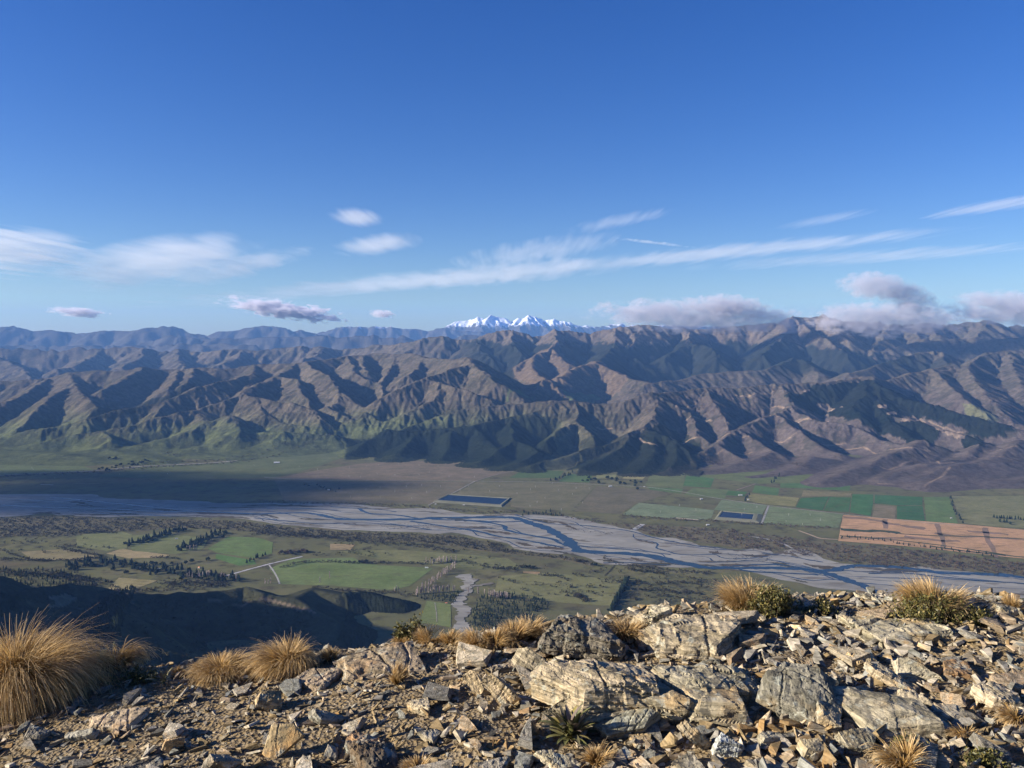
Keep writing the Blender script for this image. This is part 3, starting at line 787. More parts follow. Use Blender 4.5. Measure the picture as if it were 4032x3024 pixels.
# thin braids and brown bars between the banks
_bn = catmull(floor_xy(BANK_N), 6); _bs = catmull(floor_xy(BANK_S[::-1]), 6)
def bank_at(s, l):
    q = lambda P: np.stack([np.interp(s, np.linspace(0, 1, len(P)), P[:, k]) for k in (0, 1)], -1)
    return q(_bn) * (1 - l[:, None]) + q(_bs) * l[:, None]
gv = np.random.default_rng(41)
M_BAR = None
for k in range(30):
    s0 = gv.uniform(.05, .9); L = gv.uniform(.06, .22); s = np.linspace(s0, min(s0 + L, .99), 40)
    l = np.clip(gv.uniform(.1, .9) + gv.uniform(.06, .16) * np.sin((s - s0) * gv.uniform(18, 40) + gv.uniform(0, 6)) + .015 * np.sin(s * 130 + k), .06, .95)
    ribbon('river_channel', bank_at(s, l), gv.uniform(5, 13) * np.clip(np.sin(np.linspace(.15, 2.99, 40)) * 1.4, .3, 1), 1.55 + .003 * k, M_WATER, label='thin blue side braid of the river', seed=k, wob=.8)
for k in range(64):
    s0 = gv.uniform(.05, .95); L = gv.uniform(.015, .06); s = np.linspace(s0, min(s0 + L, .995), 22)
    l = np.clip(gv.choice([gv.uniform(.02, .25), gv.uniform(.72, .98), gv.uniform(.2, .8)]) + .05 * np.sin((s - s0) * 60 + gv.uniform(0, 6)), .01, .99)
    c = [(.085,.068,.048), (.105,.088,.062), (.070,.062,.040)][k % 3]
    ribbon('gravel_bar', bank_at(s, l), gv.uniform(18, 60) * np.clip(np.sin(np.linspace(.02, 3.12, 22)), .05, 1), 1.32 + .003 * k, M_FIELD, c, 'brown weedy bar on the river bed', seed=k + 90, wob=1.1)

FIELDS = [ # colour, outline, name
 ((.125,.095,.078), [(1190,1862),(1420,1825),(1600,1812),(1760,1818),(1980,1842),(2060,1848),(1960,1868),(1880,1893),(1420,1891),(1080,1884)]),
 ((.112,.092,.070), [(1080,1888),(1420,1896),(1862,1897),(1760,1950),(1690,1985),(1300,1981),(1120,1974)]),
 ((.108,.098,.064), [(1880,1897),(2320,1906),(2340,1918),(2250,2010),(2050,2000),(2010,1996),(2010,1960),(1790,1945)]),
 ((.100,.086,.064), [(2350,1914),(2530,1924),(2640,1942),(2500,1985),(2440,2024),(2262,2012)]),
 ((.080,.105,.048), [(-500,1790),(200,1797),(380,1852),(0,1872),(-500,1872)]),
 ((.078,.095,.048), [(570,1835),(886,1820),(1076,1792),(1340,1760),(1360,1800),(1180,1858),(1070,1880),(700,1890),(380,1875)]),
 ((.052,.090,.036), [(2060,1850),(2220,1855),(2200,1882),(2005,1882)]),
 ((.060,.110,.040), [(2240,1862),(2335,1864),(2320,1900),(2200,1896)]),
 ((.190,.170,.085), [(2470,1868),(2550,1866),(2530,1888),(2450,1884)]),
 ((.150,.150,.070), [(2350,1872),(2430,1868),(2420,1884),(2345,1884)]),
 ((.090,.110,.050), [(2560,1872),(2700,1842),(2690,1922),(2540,1912)]),
 ((.060,.110,.042), [(2545,1916),(2690,1925),(2680,1944),(2560,1928)]),
 ((.110,.145,.095), [(2515,1980),(2760,2003),(2812,2010),(2800,2040),(2752,2047),(2632,2040),(2452,2026)]),
 ((.100,.135,.085), [(2841,1968),(3020,1990),(2997,2035),(2841,2010),(2812,2007)]),
 ((.105,.140,.080), [(3030,1993),(3320,2026),(3300,2078),(3000,2060),(3005,2037)]),
 ((.050,.115,.040), [(2702,1873),(2816,1876),(2797,1920),(2689,1914)]),
 ((.085,.115,.050), [(2727,1922),(2870,1929),(2853,1965),(2692,1949)]),
 ((.045,.110,.038), [(2868,1932),(2942,1937),(2930,1955),(2857,1949)]),
 ((.060,.120,.045), [(2974,1911),(3069,1923),(3062,1952),(2961,1939)]),
 ((.055,.115,.042), [(3075,1889),(3350,1904),(3344,1933),(3176,1923),(3072,1920)]),
 ((.150,.140,.060), [(2955,1943),(3037,1950),(3148,1960),(3130,1994),(3012,1985),(2942,1973)]),
 ((.140,.120,.070), [(3164,1930),(3355,1942),(3350,1952),(3155,1956)]),
 ((.034,.098,.040), [(3153,1961),(3264,1956),(3240,2010),(3134,1998)]),
 ((.040,.105,.042), [(3268,1957),(3350,1959),(3342,2016),(3244,2011)]),
 ((.036,.110,.040), [(3356,1946),(3438,1947),(3438,1980),(3428,2032),(3347,2018)]),
 ((.032,.098,.040), [(3444,1948),(3632,1957),(3632,1990),(3530,1990),(3444,1982)]),
 ((.030,.092,.038), [(3532,1993),(3632,1993),(3643,2054),(3531,2046)]),
 ((.130,.105,.075), [(3446,1986),(3526,1994),(3526,2042),(3434,2035)]),
 ((.075,.125,.045), [(3637,1957),(3737,1957),(3772,2062),(3648,2054)]),
 ((.125,.125,.065), [(3744,1954),(4200,1952),(4400,2100),(3900,2072),(3792,2060)]),
 ((.335,.175,.11), [(3320,2028),(3760,2062),(4300,2110),(4350,2225),(3980,2195),(3560,2150),(3300,2130)]),
 ((.088,.110,.045), [(2640,1862),(2720,1850),(3100,1862),(3280,1872),(3350,1900),(2980,1905),(2700,1870)]),
 ((.098,.085,.056), [(0,2040),(190,2030),(443,2040),(760,2045),(950,2052),(1171,2080),(1329,2092),(1500,2098),(1650,2102),(1781,2108),(1870,2125),(1965,2140),(2030,2168),(2123,2180),(2249,2192),(2330,2212),(2340,2232),(2200,2203),(2000,2183),(1850,2165),(1650,2135),(1400,2130),(1300,2120),(1100,2110),(900,2085),(700,2078),(480,2092),(300,2105),(0,2112),(-400,2110),(-400,2050)]),
 ((.100,.086,.060), [(2376,2060),(2640,2072),(2860,2083),(3000,2105),(3200,2128),(3300,2138),(3560,2160),(3980,2212),(4350,2250),(4350,2300),(3900,2255),(3620,2238),(3341,2217),(3240,2199),(3075,2176),(2885,2158),(2700,2126),(2566,2107)]),
 ((.085,.135,.045), [(899,2113),(1013,2117),(1076,2136),(1070,2180),(1000,2200),(855,2176),(817,2161)]),
 ((.068,.140,.042), [(850,2182),(1000,2206),(1010,2222),(940,2228),(850,2200)]),
 ((.230,.175,.105), [(418,2180),(481,2161),(671,2186),(633,2196),(506,2199)]),
 ((.170,.140,.080), [(82,2173),(266,2161),(392,2192),(354,2205),(127,2205)]),
 ((.205,.170,.095), [(411,2332),(468,2275),(620,2287),(525,2322)]),
 ((.095,.135,.050), [(1060,2240),(1150,2200),(1395,2196),(1427,2220),(1705,2238),(1616,2306),(1540,2325),(1300,2306),(1108,2300)]),
 ((.110,.125,.055), [(500,2110),(640,2100),(820,2120),(800,2160),(690,2182),(520,2170)]),
 ((.120,.130,.058), [(300,2106),(480,2094),(520,2105),(500,2160),(420,2170),(300,2150)]),
 ((.105,.135,.052), [(1680,2366),(1730,2373),(1775,2379),(1775,2471),(1705,2458),(1654,2452)]),
 ((.128,.128,.062), [(1965,2268),(2160,2255),(2471,2287),(2408,2389),(2155,2370),(1946,2332)]),
 ((.220,.140,.090), [(2060,2249),(2129,2253),(2120,2263),(2060,2256)]),
 ((.210,.150,.092), [(1300,2142),(1400,2144),(1380,2165),(1300,2165)]),
 ((.118,.122,.058), [(1330,2110+60),(1560,2165),(1850,2185),(2000,2200),(2060,2240),(1800,2240),(1500,2205)]),
]
for k, (c, pts) in enumerate(FIELDS):
    nat = c in ((.098,.085,.056), (.100,.086,.060))
    P = ragged(floor_xy(pts), 40, 14 if nat else 2.5, k)
    sheet_poly('scrub_flat' if nat else 'field', P, .4 + .012 * k, M_FIELD, c)
# brown tilled bands across the orange stubble
for pts, w in (([(3320,2036),(3420,2044),(3500,2062),(3560,2070),(3645,2082)], 55), ([(3485,2046),(3490,2082)], 26), ([(3690,2062),(3700,2090),(3715,2155)], 26), ([(3880,2078),(3890,2120),(3920,2195)], 28),
               ([(3680,2100),(3780,2112),(3900,2116),(4040,2128)], 40), ([(3560,2112),(3700,2128),(3780,2132)], 50), ([(3810,2092),(3900,2098),(3970,2106)], 45), ([(3420,2120),(3520,2118),(3600,2122)], 35)):
    ribbon('field', catmull(floor_xy(pts), 5), w * 1.0, 1.1, M_FIELD, (.21,.145,.10), wob=.9)
for pts, w in (([(3310,2084),(3400,2090),(3500,2094),(3540,2102)], 60), ([(3308,2110),(3430,2118),(3560,2131),(3800,2160),(3990,2190),(4200,2212)], 20), ([(3540,2102),(3700,2110),(3900,2115),(4100,2128)], 18), ([(3660,2150),(3800,2170),(3960,2188)], 24)):
    ribbon('field', catmull(floor_xy(pts), 5), w, 1.15, M_FIELD, (.050,.065,.040), wob=.8)
ROADS = [([(1040,1880),(1300,1892),(1870,1895),(2123,1899),(2287,1905),(2540,1918),(2700,1940),(2822,1962),(3024,1991),(3316,2024),(3645,2058),(3800,2070)], 11, (.27,.25,.20)),
         ([(1870,1895),(1794,1936),(1686,1990)], 12, (.25,.23,.19)), ([(1870,1895),(1960,1868),(2060,1850)], 8, (.2,.18,.14)), ([(2999,2062),(3026,1992)], 12, (.26,.25,.22)),
         ([(873,2272),(940,2254),(1013,2234),(1100,2212),(1190,2192)], 15, (.40,.39,.37)), ([(1060,2226),(1085,2262),(1101,2300)], 8, (.34,.32,.28)),
         ([(3145,2090),(3190,2106),(3230,2120),(3300,2125)], 16, (.34,.26,.17)), ([(1560,1862),(1600,1870),(1700,1858),(1760,1868)], 8, (.21,.18,.12)),
         ([(1712,2374),(1718,2410),(1720,2450)], 4, (.26,.24,.18)), ([(2900,1930),(2975,1905)], 14, (.2,.15,.11)), ([(2940,2110),(3050,2130),(3120,2160)], 14, (.33,.31,.28)), ([(2380,2268),(2400,2248),(2420,2225)], 5, (.07,.06,.045)),
         ([(2490,2090),(2530,2065)], 30, (.36,.35,.33)), ([(300,1905),(400,1906)], 14, (.24,.2,.14)), ([(160,1908),(210,1910)], 20, (.3,.28,.25)), ([(2660,2040),(2750,2048)], 18, (.38,.32,.24))]
for k, (pts, w, c) in enumerate(ROADS):
    ribbon('farm_road', catmull(floor_xy(pts), 5), w, 1.3 + .03 * k, M_FIELD, c, wob=.25)
ribbon('side_stream', catmull(floor_xy([(-300,1880),(0,1872),(200,1862),(380,1854),(570,1836),(886,1819),(1076,1790),(1250,1760),(1400,1742)]), 6), 30, 2.1, M_GRAVEL, label='pale gravel stream at the foot of the hills', wob=.7)
for pts in ([(1830,2262),(1845,2285),(1838,2310),(1842,2330),(1815,2350),(1808,2380),(1832,2410),(1812,2440),(1822,2470),(1840,2500),(1870,2560)], ):
    ribbon('stream_bed', catmull(floor_xy(pts), 8), np.interp(np.arange(81) / 8., [0,1,2,3,4,5,6,7,8,9,10], [55,60,40,35,38,52,50,48,52,55,60]), 1.9, M_GRAVEL, label='pale gravel stream bed winding down the near flat', wob=.8)
for pts, w in (([(1800,2270),(1830,2282),(1850,2298)], 26), ([(1942,2297),(1900,2304),(1860,2308),(1842,2318)], 22), ([(1880,2280),(1860,2294)], 20)):
    ribbon('stream_bed', catmull(floor_xy(pts), 6), w, 2.0, M_GRAVEL, wob=.9)

# reservoirs: raised banks with water inside
def reservoir(outer, inner, hgt, label):
    Po, Pi = floor_xy(outer), floor_xy(inner)
    c = Po.mean(0)
    Pc = Po + (Pi - Po) * .55
    n = 4
    V = np.concatenate([np.c_[Po, np.full(n, -H + .2)], np.c_[Pc, np.full(n, -H + hgt)], np.c_[Pi, np.full(n, -H + hgt)], np.c_[Pi + (c - Pi) * .05, np.full(n, -H + hgt - 5)]])
    f = []
    for L in range(3):
        for i in range(n):
            j = (i + 1) % n; f.append((L * n + i, L * n + j, (L + 1) * n + j, (L + 1) * n + i))
    root = bpy.data.objects.new('reservoir', None); COL.objects.link(root); root.location = (c[0], c[1], -H)
    tag(root, label, 'reservoir')
    loc = np.array([c[0], c[1], -H])
    b = obj('bank', mesh_np('bank', V - loc, np.array(f)), M_FIELD, root); b.color = (.17, .165, .11, 1)
    Pw = Pi + (c - Pi) * .03
    w = obj('water', mesh_np('water', np.c_[Pw, np.full(n, -H + hgt - 3.0)] - loc, np.array([[0, 1, 2, 3]])), M_POND, root)
def pond_material():
    t = NT('pond_water'); t.color((.006, .011, .022)); t.rough(.2); t.b.inputs['Specular IOR Level'].default_value = .03
    return t.m
M_POND = pond_material()
reservoir([(1700,1978),(1765,1944),(2012,1961),(1978,1997)], [(1722,1972),(1767,1950),(2005,1965),(1970,1990)], 7, 'long dark blue irrigation reservoir beside the river')
reservoir([(2812,2046),(2838,2011),(3004,2027),(2995,2060)], [(2828,2039),(2845,2016),(2970,2027),(2962,2049)], 7, 'small dark reservoir beside the green paddocks')
# ------------------------------------------------------------------ trees, farm buildings and frost fans on the valley floor
def leafy(name, colr, colg, colb):
    t = NT(name); oi = t.n.new('ShaderNodeObjectInfo')
    n = t.noise(t.pos(), .35, 3.0, .7)
    k = t.math('MULTIPLY', t.mapr(n, .3, .7, .6, 1.4), t.mapr(oi.outputs['Random'], 0, 1, .75, 1.3))
    t.color(t.node('ShaderNodeCombineColor', Red=t.math('MULTIPLY', k, colr), Green=t.math('MULTIPLY', k, colg), Blue=t.math('MULTIPLY', k, colb)).outputs[0])
    t.b.inputs['Specular IOR Level'].default_value = .05
    return t.m
M_PINE = leafy('pine_needles', .014, .021, .012); M_POPLAR = leafy('bare_twigs', .40, .32, .29); M_WILLOW = leafy('winter_willow', .062, .043, .032)
M_SCRUB = leafy('scrub_leaves', .034, .029, .017); M_BARK = leafy('bark', .07, .055, .045)

def tiers(seed, n=5, seg=7, h=20.0, r=4.2, spindle=False):
    """ragged crown of overlapping tiers around a trunk; returns verts, faces"""
    g = np.random.default_rng(seed); V = []; F = []
    for k in range(n):
        a = k / n
        z0 = h * (.14 + .74 * a); z1 = min(h, z0 + h * (.34 if not spindle else .4))
        rr = r * (1 - .82 * a) if not spindle else r * (.55 + .9 * math.sin(math.pi * (a * .8 + .12)) * .6)
        b = len(V); off = g.uniform(-.3, .3, 2) * r * .3
        V.append((off[0], off[1], z1))
        for s in range(seg):
            an = 2 * math.pi * (s + g.uniform(-.3, .3)) / seg; q = rr * g.uniform(.55, 1.3)
            V.append((q * math.cos(an) + off[0], q * math.sin(an) + off[1], z0 + g.uniform(-.06, .06) * h))
        V.append((off[0], off[1], z0 + h * .03))
        for s in range(seg):
            i, j = b + 1 + s, b + 1 + (s + 1) % seg
            F.append((b, i, j)); F.append((b + seg + 1, j, i))
    return np.array(V), np.array(F)

def lumpy(seed, r=5.0, hz=.8, n=34):
    """rounded crown made of many loose leaf clumps"""
    g = np.random.default_rng(seed); V = []; F = []
    for k in range(n):
        d = g.normal(size=3); d /= np.linalg.norm(d); d[2] = abs(d[2]) * 1.1 - .1
        c = d * r * g.uniform(.45, 1.0) * np.array([1, 1, hz]) + np.array([0, 0, r * .55])
        s = r * g.uniform(.30, .52); b = len(V)
        for q in range(4):
            w = g.normal(size=3); w /= np.linalg.norm(w); V.append(tuple(c + w * s))
        F += [(b, b + 1, b + 2), (b, b + 2, b + 3), (b, b + 3, b + 1), (b + 1, b + 3, b + 2)]
    return np.array(V), np.array(F)

def twigs(seed, h=26.0, r=2.3, n=26):
    """leafless poplar: steep narrow sprays of twigs"""
    g = np.random.default_rng(seed); V = []; F = []
    for k in range(n):
        a = g.uniform(0, 6.283); z0 = h * g.uniform(.04, .72); L = h * g.uniform(.22, .38); q = r * g.uniform(.25, .8) * (1.1 - z0 / h * .5)
        c, s = math.cos(a), math.sin(a); w = r * .34; b = len(V)
        V += [(q * .3 * c - w * s, q * .3 * s + w * c, z0), (q * .3 * c + w * s, q * .3 * s - w * c, z0), (q * c - w * .7 * s, q * s + w * .7 * c, z0 + L * .6), (q * c + w * .7 * s, q * s - w * .7 * c, z0 + L * .55), (q * .9 * c, q * .9 * s, min(z0 + L, h))]
        F += [(b, b + 1, b + 3), (b, b + 3, b + 2), (b + 2, b + 3, b + 4)]
    return np.array(V), np.array(F)

def trunk(h, r):
    V = []; 
    for z, q in ((0, r), (h, r * .5)):
        V += [(q, 0, z), (0, q, z), (-q, 0, z), (0, -q, z)]
    return np.array(V), np.array([(0,1,5),(0,5,4),(1,2,6),(1,6,5),(2,3,7),(2,7,6),(3,0,4),(3,4,7)])

def tree_mesh(name, crown, mat, th, tr):
    V, F = crown; T, G = trunk(th, tr)
    me = mesh_np(name, np.concatenate([V, T]), np.concatenate([F, G + len(V)]))
    me.materials.append(mat); me.materials.append(M_BARK)
    mi = np.zeros(len(F) + len(G), np.int32); mi[len(F):] = 1
    me.polygons.foreach_set('material_index', mi)
    return me
PINES = [tree_mesh('pine_tree', tiers(s, 7, 7, 24.0, 6.6), M_PINE, 12, .45) for s in range(5)]
POPLARS = [tree_mesh('poplar_tree', twigs(s, 30.0, 3.2, 34), M_POPLAR, 22, .4) for s in range(5)]
WILLOWS = [tree_mesh('willow_tree', lumpy(s, 8.0, .9), M_WILLOW, 6, .5) for s in range(4)]
BROAD = [tree_mesh('broad_tree', lumpy(s + 20, 9.5, .9, 52), M_PINE, 7, .5) for s in range(4)]
GT = np.random.default_rng(99)

def plant(name, meshes, uv, label, group, cat='tree', smin=.8, smax=1.2):
    for k, (u, v) in enumerate(uv):
        p = on_plane(np.array([u]), np.array([v]), -H)[0]
        z = float(ground_z(np.array([p[0]]), np.array([p[1]]))[0])
        if z > -H + .5:
            p = hit(u, v); z = p[2]
        o = bpy.data.objects.new(name, meshes[GT.integers(len(meshes))]); COL.objects.link(o)
        s = GT.uniform(smin, smax) * (1.28 if name != 'poplar_tree' else 1.1)
        o.location = (p[0], p[1], z - .3); o.scale = (s * GT.uniform(.85, 1.15), s * GT.uniform(.85, 1.15), s * GT.uniform(.85, 1.15)); o.rotation_euler = (0, 0, GT.uniform(0, 6.28))
        tag(o, label + ', ' + nth(k) + ' in line', cat, group)

def line_uv(pts, n, ju=4, jv=2):
    P = np.array(pts, float); d = np.r_[0, np.cumsum(np.hypot(*np.diff(P, axis=0).T))]
    s = (np.arange(n) + GT.uniform(-.35, .35, n)) / max(n - 1, 1) * d[-1]
    return np.c_[np.interp(s, d, P[:, 0]) + GT.normal(0, ju, n), np.interp(s, d, P[:, 1]) + GT.normal(0, jv, n)]

plant('pine_tree', PINES, line_uv([(506,2143),(570,2130),(640,2108),(715,2086)], 24, 5, 4), 'dark pine in the shelterbelt slanting up to the river scrub', 'pines in the slanting shelterbelt', smin=.9, smax=1.4)
plant('pine_tree', PINES, line_uv([(709,2162),(760,2140),(830,2118),(880,2104)], 26, 8, 5), 'dark pine in the shelterbelt beside the square green paddock', 'pines beside the square paddock', smin=.9, smax=1.4)
plant('pine_tree', PINES, line_uv([(253,2236),(330,2226),(400,2222),(480,2230),(560,2240),(640,2248),(720,2262),(800,2268),(870,2282),(930,2284)], 80, 12, 9), 'dark pine in the wooded farmyard at the foot of the shaded hill', 'pines around the near farmyard', smin=.8, smax=1.4)
plant('broad_tree', BROAD, line_uv([(380,2190),(420,2210),(560,2215),(680,2228),(740,2212),(820,2205)], 12, 14, 6), 'round dark evergreen tree beside the near farmyard', 'round evergreens by the near farmyard')
plant('broad_tree', BROAD, line_uv([(500,2146),(570,2133),(640,2111),(720,2086)], 22, 7, 5), 'broad dark conifer in the shelterbelt slanting up to the river scrub', 'broad conifers in the slanting shelterbelt', smin=.7, smax=1.1)
plant('broad_tree', BROAD, line_uv([(705,2166),(760,2144),(830,2122),(890,2104)], 24, 9, 6), 'broad dark conifer in the shelterbelt beside the square green paddock', 'broad conifers beside the square paddock', smin=.7, smax=1.1)
plant('broad_tree', BROAD, line_uv([(260,2240),(330,2232),(400,2228),(480,2236),(560,2246),(640,2252),(720,2268),(800,2272),(870,2286),(940,2280)], 50, 16, 10), 'broad dark conifer in the wooded farmyard below the shaded hill', 'broad conifers around the near farmyard', smin=.6, smax=1.1)
plant('broad_tree', BROAD, line_uv([(2475,2284),(2452,2325),(2430,2362),(2403,2412)], 36, 5, 3), 'broad dark conifer in the straight shelterbelt above the summit rocks', 'broad conifers in the straight shelterbelt', smin=.5, smax=.8)
plant('pine_tree', PINES, line_uv([(975,2216),(1044,2187)], 10, 3, 2), 'dark pine in the short row beside the pale farm road', 'pines beside the pale farm road', smin=.6, smax=.9)
plant('pine_tree', PINES, line_uv([(2471,2288),(2450,2325),(2430,2360),(2405,2412)], 42, 4, 3), 'dark pine in the straight shelterbelt running down to the summit rocks', 'pines in the straight shelterbelt', smin=.8, smax=1.1)
plant('pine_tree', PINES, line_uv([(2173,1895),(2256,1864)], 13, 3, 2), 'dark pine in the short shelterbelt across the river', 'pines in the short shelterbelt across the river')
plant('broad_tree', BROAD, line_uv([(2300,1890),(2350,1896),(2400,1888),(2440,1900),(2490,1905),(2528,1918)], 24, 10, 6), 'round dark tree around the farmhouse across the river', 'trees around the far farmhouse')
plant('pine_tree', PINES, line_uv([(3037,1904),(3050,1890),(3069,1874)], 8, 3, 2), 'dark pine in the clump standing alone in green paddocks', 'pines in the lone clump')
plant('pine_tree', PINES, line_uv([(2933,1972),(2945,1949)], 5, 2, 2), 'dark pine beside the small white sheds', 'pines beside the white sheds', smin=.7, smax=1.0)
plant('pine_tree', PINES, line_uv([(3740,1958),(3755,2000),(3775,2035),(3792,2062)], 12, 3, 2), 'dark pine in the row along the edge of the bright green paddock', 'pines along the bright paddock', smin=.7, smax=1.0)
plant('pine_tree', PINES, np.concatenate([line_uv([(3911,2040),(4032,2048)], 12, 3, 2), line_uv([(3930,2055),(3985,2066)], 6, 3, 2)]), 'dark pine in the rows above the orange stubble', 'pines above the orange stubble', smin=.7, smax=1.0)
plant('broad_tree', BROAD, line_uv([(395,1852),(440,1848),(500,1835),(582,1815)], 26, 10, 5), 'dark tree in the grove at the foot of the green hills', 'trees in the grove below the green hills')
plant('broad_tree', BROAD, line_uv([(425,1808),(460,1810)], 5, 4, 2), 'dark tree in the small clump under the green hills', 'trees in the small clump under the green hills')
plant('broad_tree', BROAD, line_uv([(1192,1912),(1250,1918),(1330,1930)], 12, 8, 3), 'dark tree in the clump on the brown vineyard plain', 'trees on the brown plain', smin=.5, smax=.8)
plant('pine_tree', PINES, line_uv([(2060,2028),(2150,2020),(2210,2032)], 16, 6, 4), 'dark pine on the far river bank below the vineyard', 'pines on the far river bank', smin=.6, smax=.9)
plant('pine_tree', PINES, line_uv([(3305,2116),(3420,2122),(3500,2132),(3650,2156),(3800,2176),(3910,2192)], 44, 5, 3), 'dark tree in the hedgerow below the orange stubble', 'hedgerow below the orange stubble', smin=.4, smax=.7)
plant('poplar_tree', POPLARS, line_uv([(1680,2222),(1794,2210)], 22, 2, 1.5), 'leafless poplar in the row at the top of the paddock', 'poplars along the top of the paddock', smin=.85, smax=1.1)
plant('poplar_tree', POPLARS, line_uv([(1794,2232),(1720,2285),(1636,2344)], 32, 2, 2), 'leafless poplar in the slanting row beside the paddock', 'poplars in the slanting row', smin=.85, smax=1.15)
plant('poplar_tree', POPLARS, line_uv([(1642,2340),(1720,2334),(1794,2328)], 24, 2, 1.5), 'leafless poplar in the row meeting the gravel stream', 'poplars in the row meeting the stream', smin=.85, smax=1.2)
plant('poplar_tree', POPLARS, line_uv([(1927,2352),(2009,2359)], 14, 2, 1.5), 'leafless poplar in the row beyond the gravel stream', 'poplars beyond the stream', smin=.85, smax=1.2)
plant('poplar_tree', POPLARS, [(1844,2334),(1882,2340),(1908,2346)], 'leafless poplar standing singly by the gravel stream', 'single poplars by the stream')
plant('poplar_tree', POPLARS, [(1553,2332),(1561,2331),(1569,2330)], 'leafless poplar in the group at the foot of the green paddock', 'poplars at the foot of the green paddock')
plant('poplar_tree', POPLARS, [(1260,2294),(1298,2278),(1044,2300),(1056,2300),(1066,2298),(930,2287)], 'leafless poplar scattered over the green paddock by the farm road', 'scattered poplars by the farm road')
plant('poplar_tree', POPLARS, line_uv([(734,2168),(772,2166)], 5, 2, 1), 'leafless poplar in front of the dark shelterbelt', 'poplars before the shelterbelt')
plant('poplar_tree', POPLARS, line_uv([(740,2272),(790,2272),(850,2276),(905,2280)], 14, 8, 3), 'leafless poplar among the farmyard pines', 'poplars among the farmyard pines')
plant('willow_tree', WILLOWS, line_uv([(1101,2181),(1160,2178),(1215,2176)], 18, 4, 3), 'brown leafless willow in the thicket above the green paddock', 'willows above the green paddock')
plant('broad_tree', BROAD, [(1427,2216),(1441,2214),(1415,2216)], 'round dark tree standing alone in the big paddock', 'trees in the big paddock', smin=.6, smax=.8)
plant('broad_tree', BROAD, [(2070,2236),(2085,2234),(2100,2238),(2330,2225),(2345,2228)], 'round dark tree on the olive flat beside the river scrub', 'trees on the olive flat', smin=.6, smax=.9)

def mass(name, parts, uv, mat, label, smin, smax, terrain=False):
    """joined low crowns that nobody could count"""
    uv = np.asarray(uv, float)
    if terrain: P = np.array([hit(a, b) for a, b in uv])
    else:
        P = on_plane(uv[:, 0], uv[:, 1], -H); P[:, 2] = ground_z(P[:, 0], P[:, 1])
    V = []; F = []; n = 0
    for k, p in enumerate(P):
        v, f = parts[k % len(parts)]
        s = GT.uniform(smin, smax); a = GT.uniform(0, 6.28); c, d = math.cos(a) * s, math.sin(a) * s
        V.append(np.c_[v[:, 0] * c - v[:, 1] * d, v[:, 0] * d + v[:, 1] * c, v[:, 2] * s * GT.uniform(.8, 1.2)] + p); F.append(f + n); n += len(v)
    o = obj(name, mesh_np(name, np.concatenate(V), np.concatenate(F)), mat)
    tag(o, label, kind='stuff')
    return o

def fill(poly, n):
    P = np.array(poly, float); lo, hi = P.min(0), P.max(0); out = np.zeros((0, 2))
    while len(out) < n:
        q = GT.uniform(lo, hi, (n * 3, 2)); q = q[in_poly(q[:, 0], q[:, 1], P)]
        out = np.concatenate([out, q])
    return out[:n]

small_pines = [tiers(s + 40, 4, 5, 18.0, 4.6) for s in range(5)]
bushes = [lumpy(s + 60, 5.6, .75, 9) for s in range(6)]
mass('plantation', small_pines, np.concatenate([fill([(1865,2405),(1880,2350),(2000,2335),(2150,2362),(2170,2392),(2100,2420),(2150,2440),(2060,2475),(1980,2490),(1900,2500),(1850,2455)], 520), fill([(1790,2380),(1812,2332),(1640,2350),(1660,2362)], 60)]), M_PINE, 'dark young pines beside the gravel stream', .6, 1.1)
mass('hill_plantation', small_pines, fill([(300,2440),(400,2370),(515,2308),(535,2322),(500,2400),(478,2480),(430,2545),(330,2560)], 800), M_PINE, 'dark pine plantation on the spur below the summit', .8, 1.25, True)
mass('hill_scrub', bushes, fill([(560,2360),(800,2350),(1040,2350),(1260,2425),(1150,2560),(900,2620),(560,2580),(490,2470)], 420), M_SCRUB, 'dark scrub dotted over the shaded hillside below the summit', .6, 1.5, True)
mass('valley_wood', small_pines, fill([(-100,2238),(250,2243),(430,2292),(330,2332),(120,2335),(-100,2330)], 320), M_PINE, 'dark wood in the gully at the foot of the shaded hill', .7, 1.2)
def along(a, n, w): return line_uv(a, n, w, w * .45)
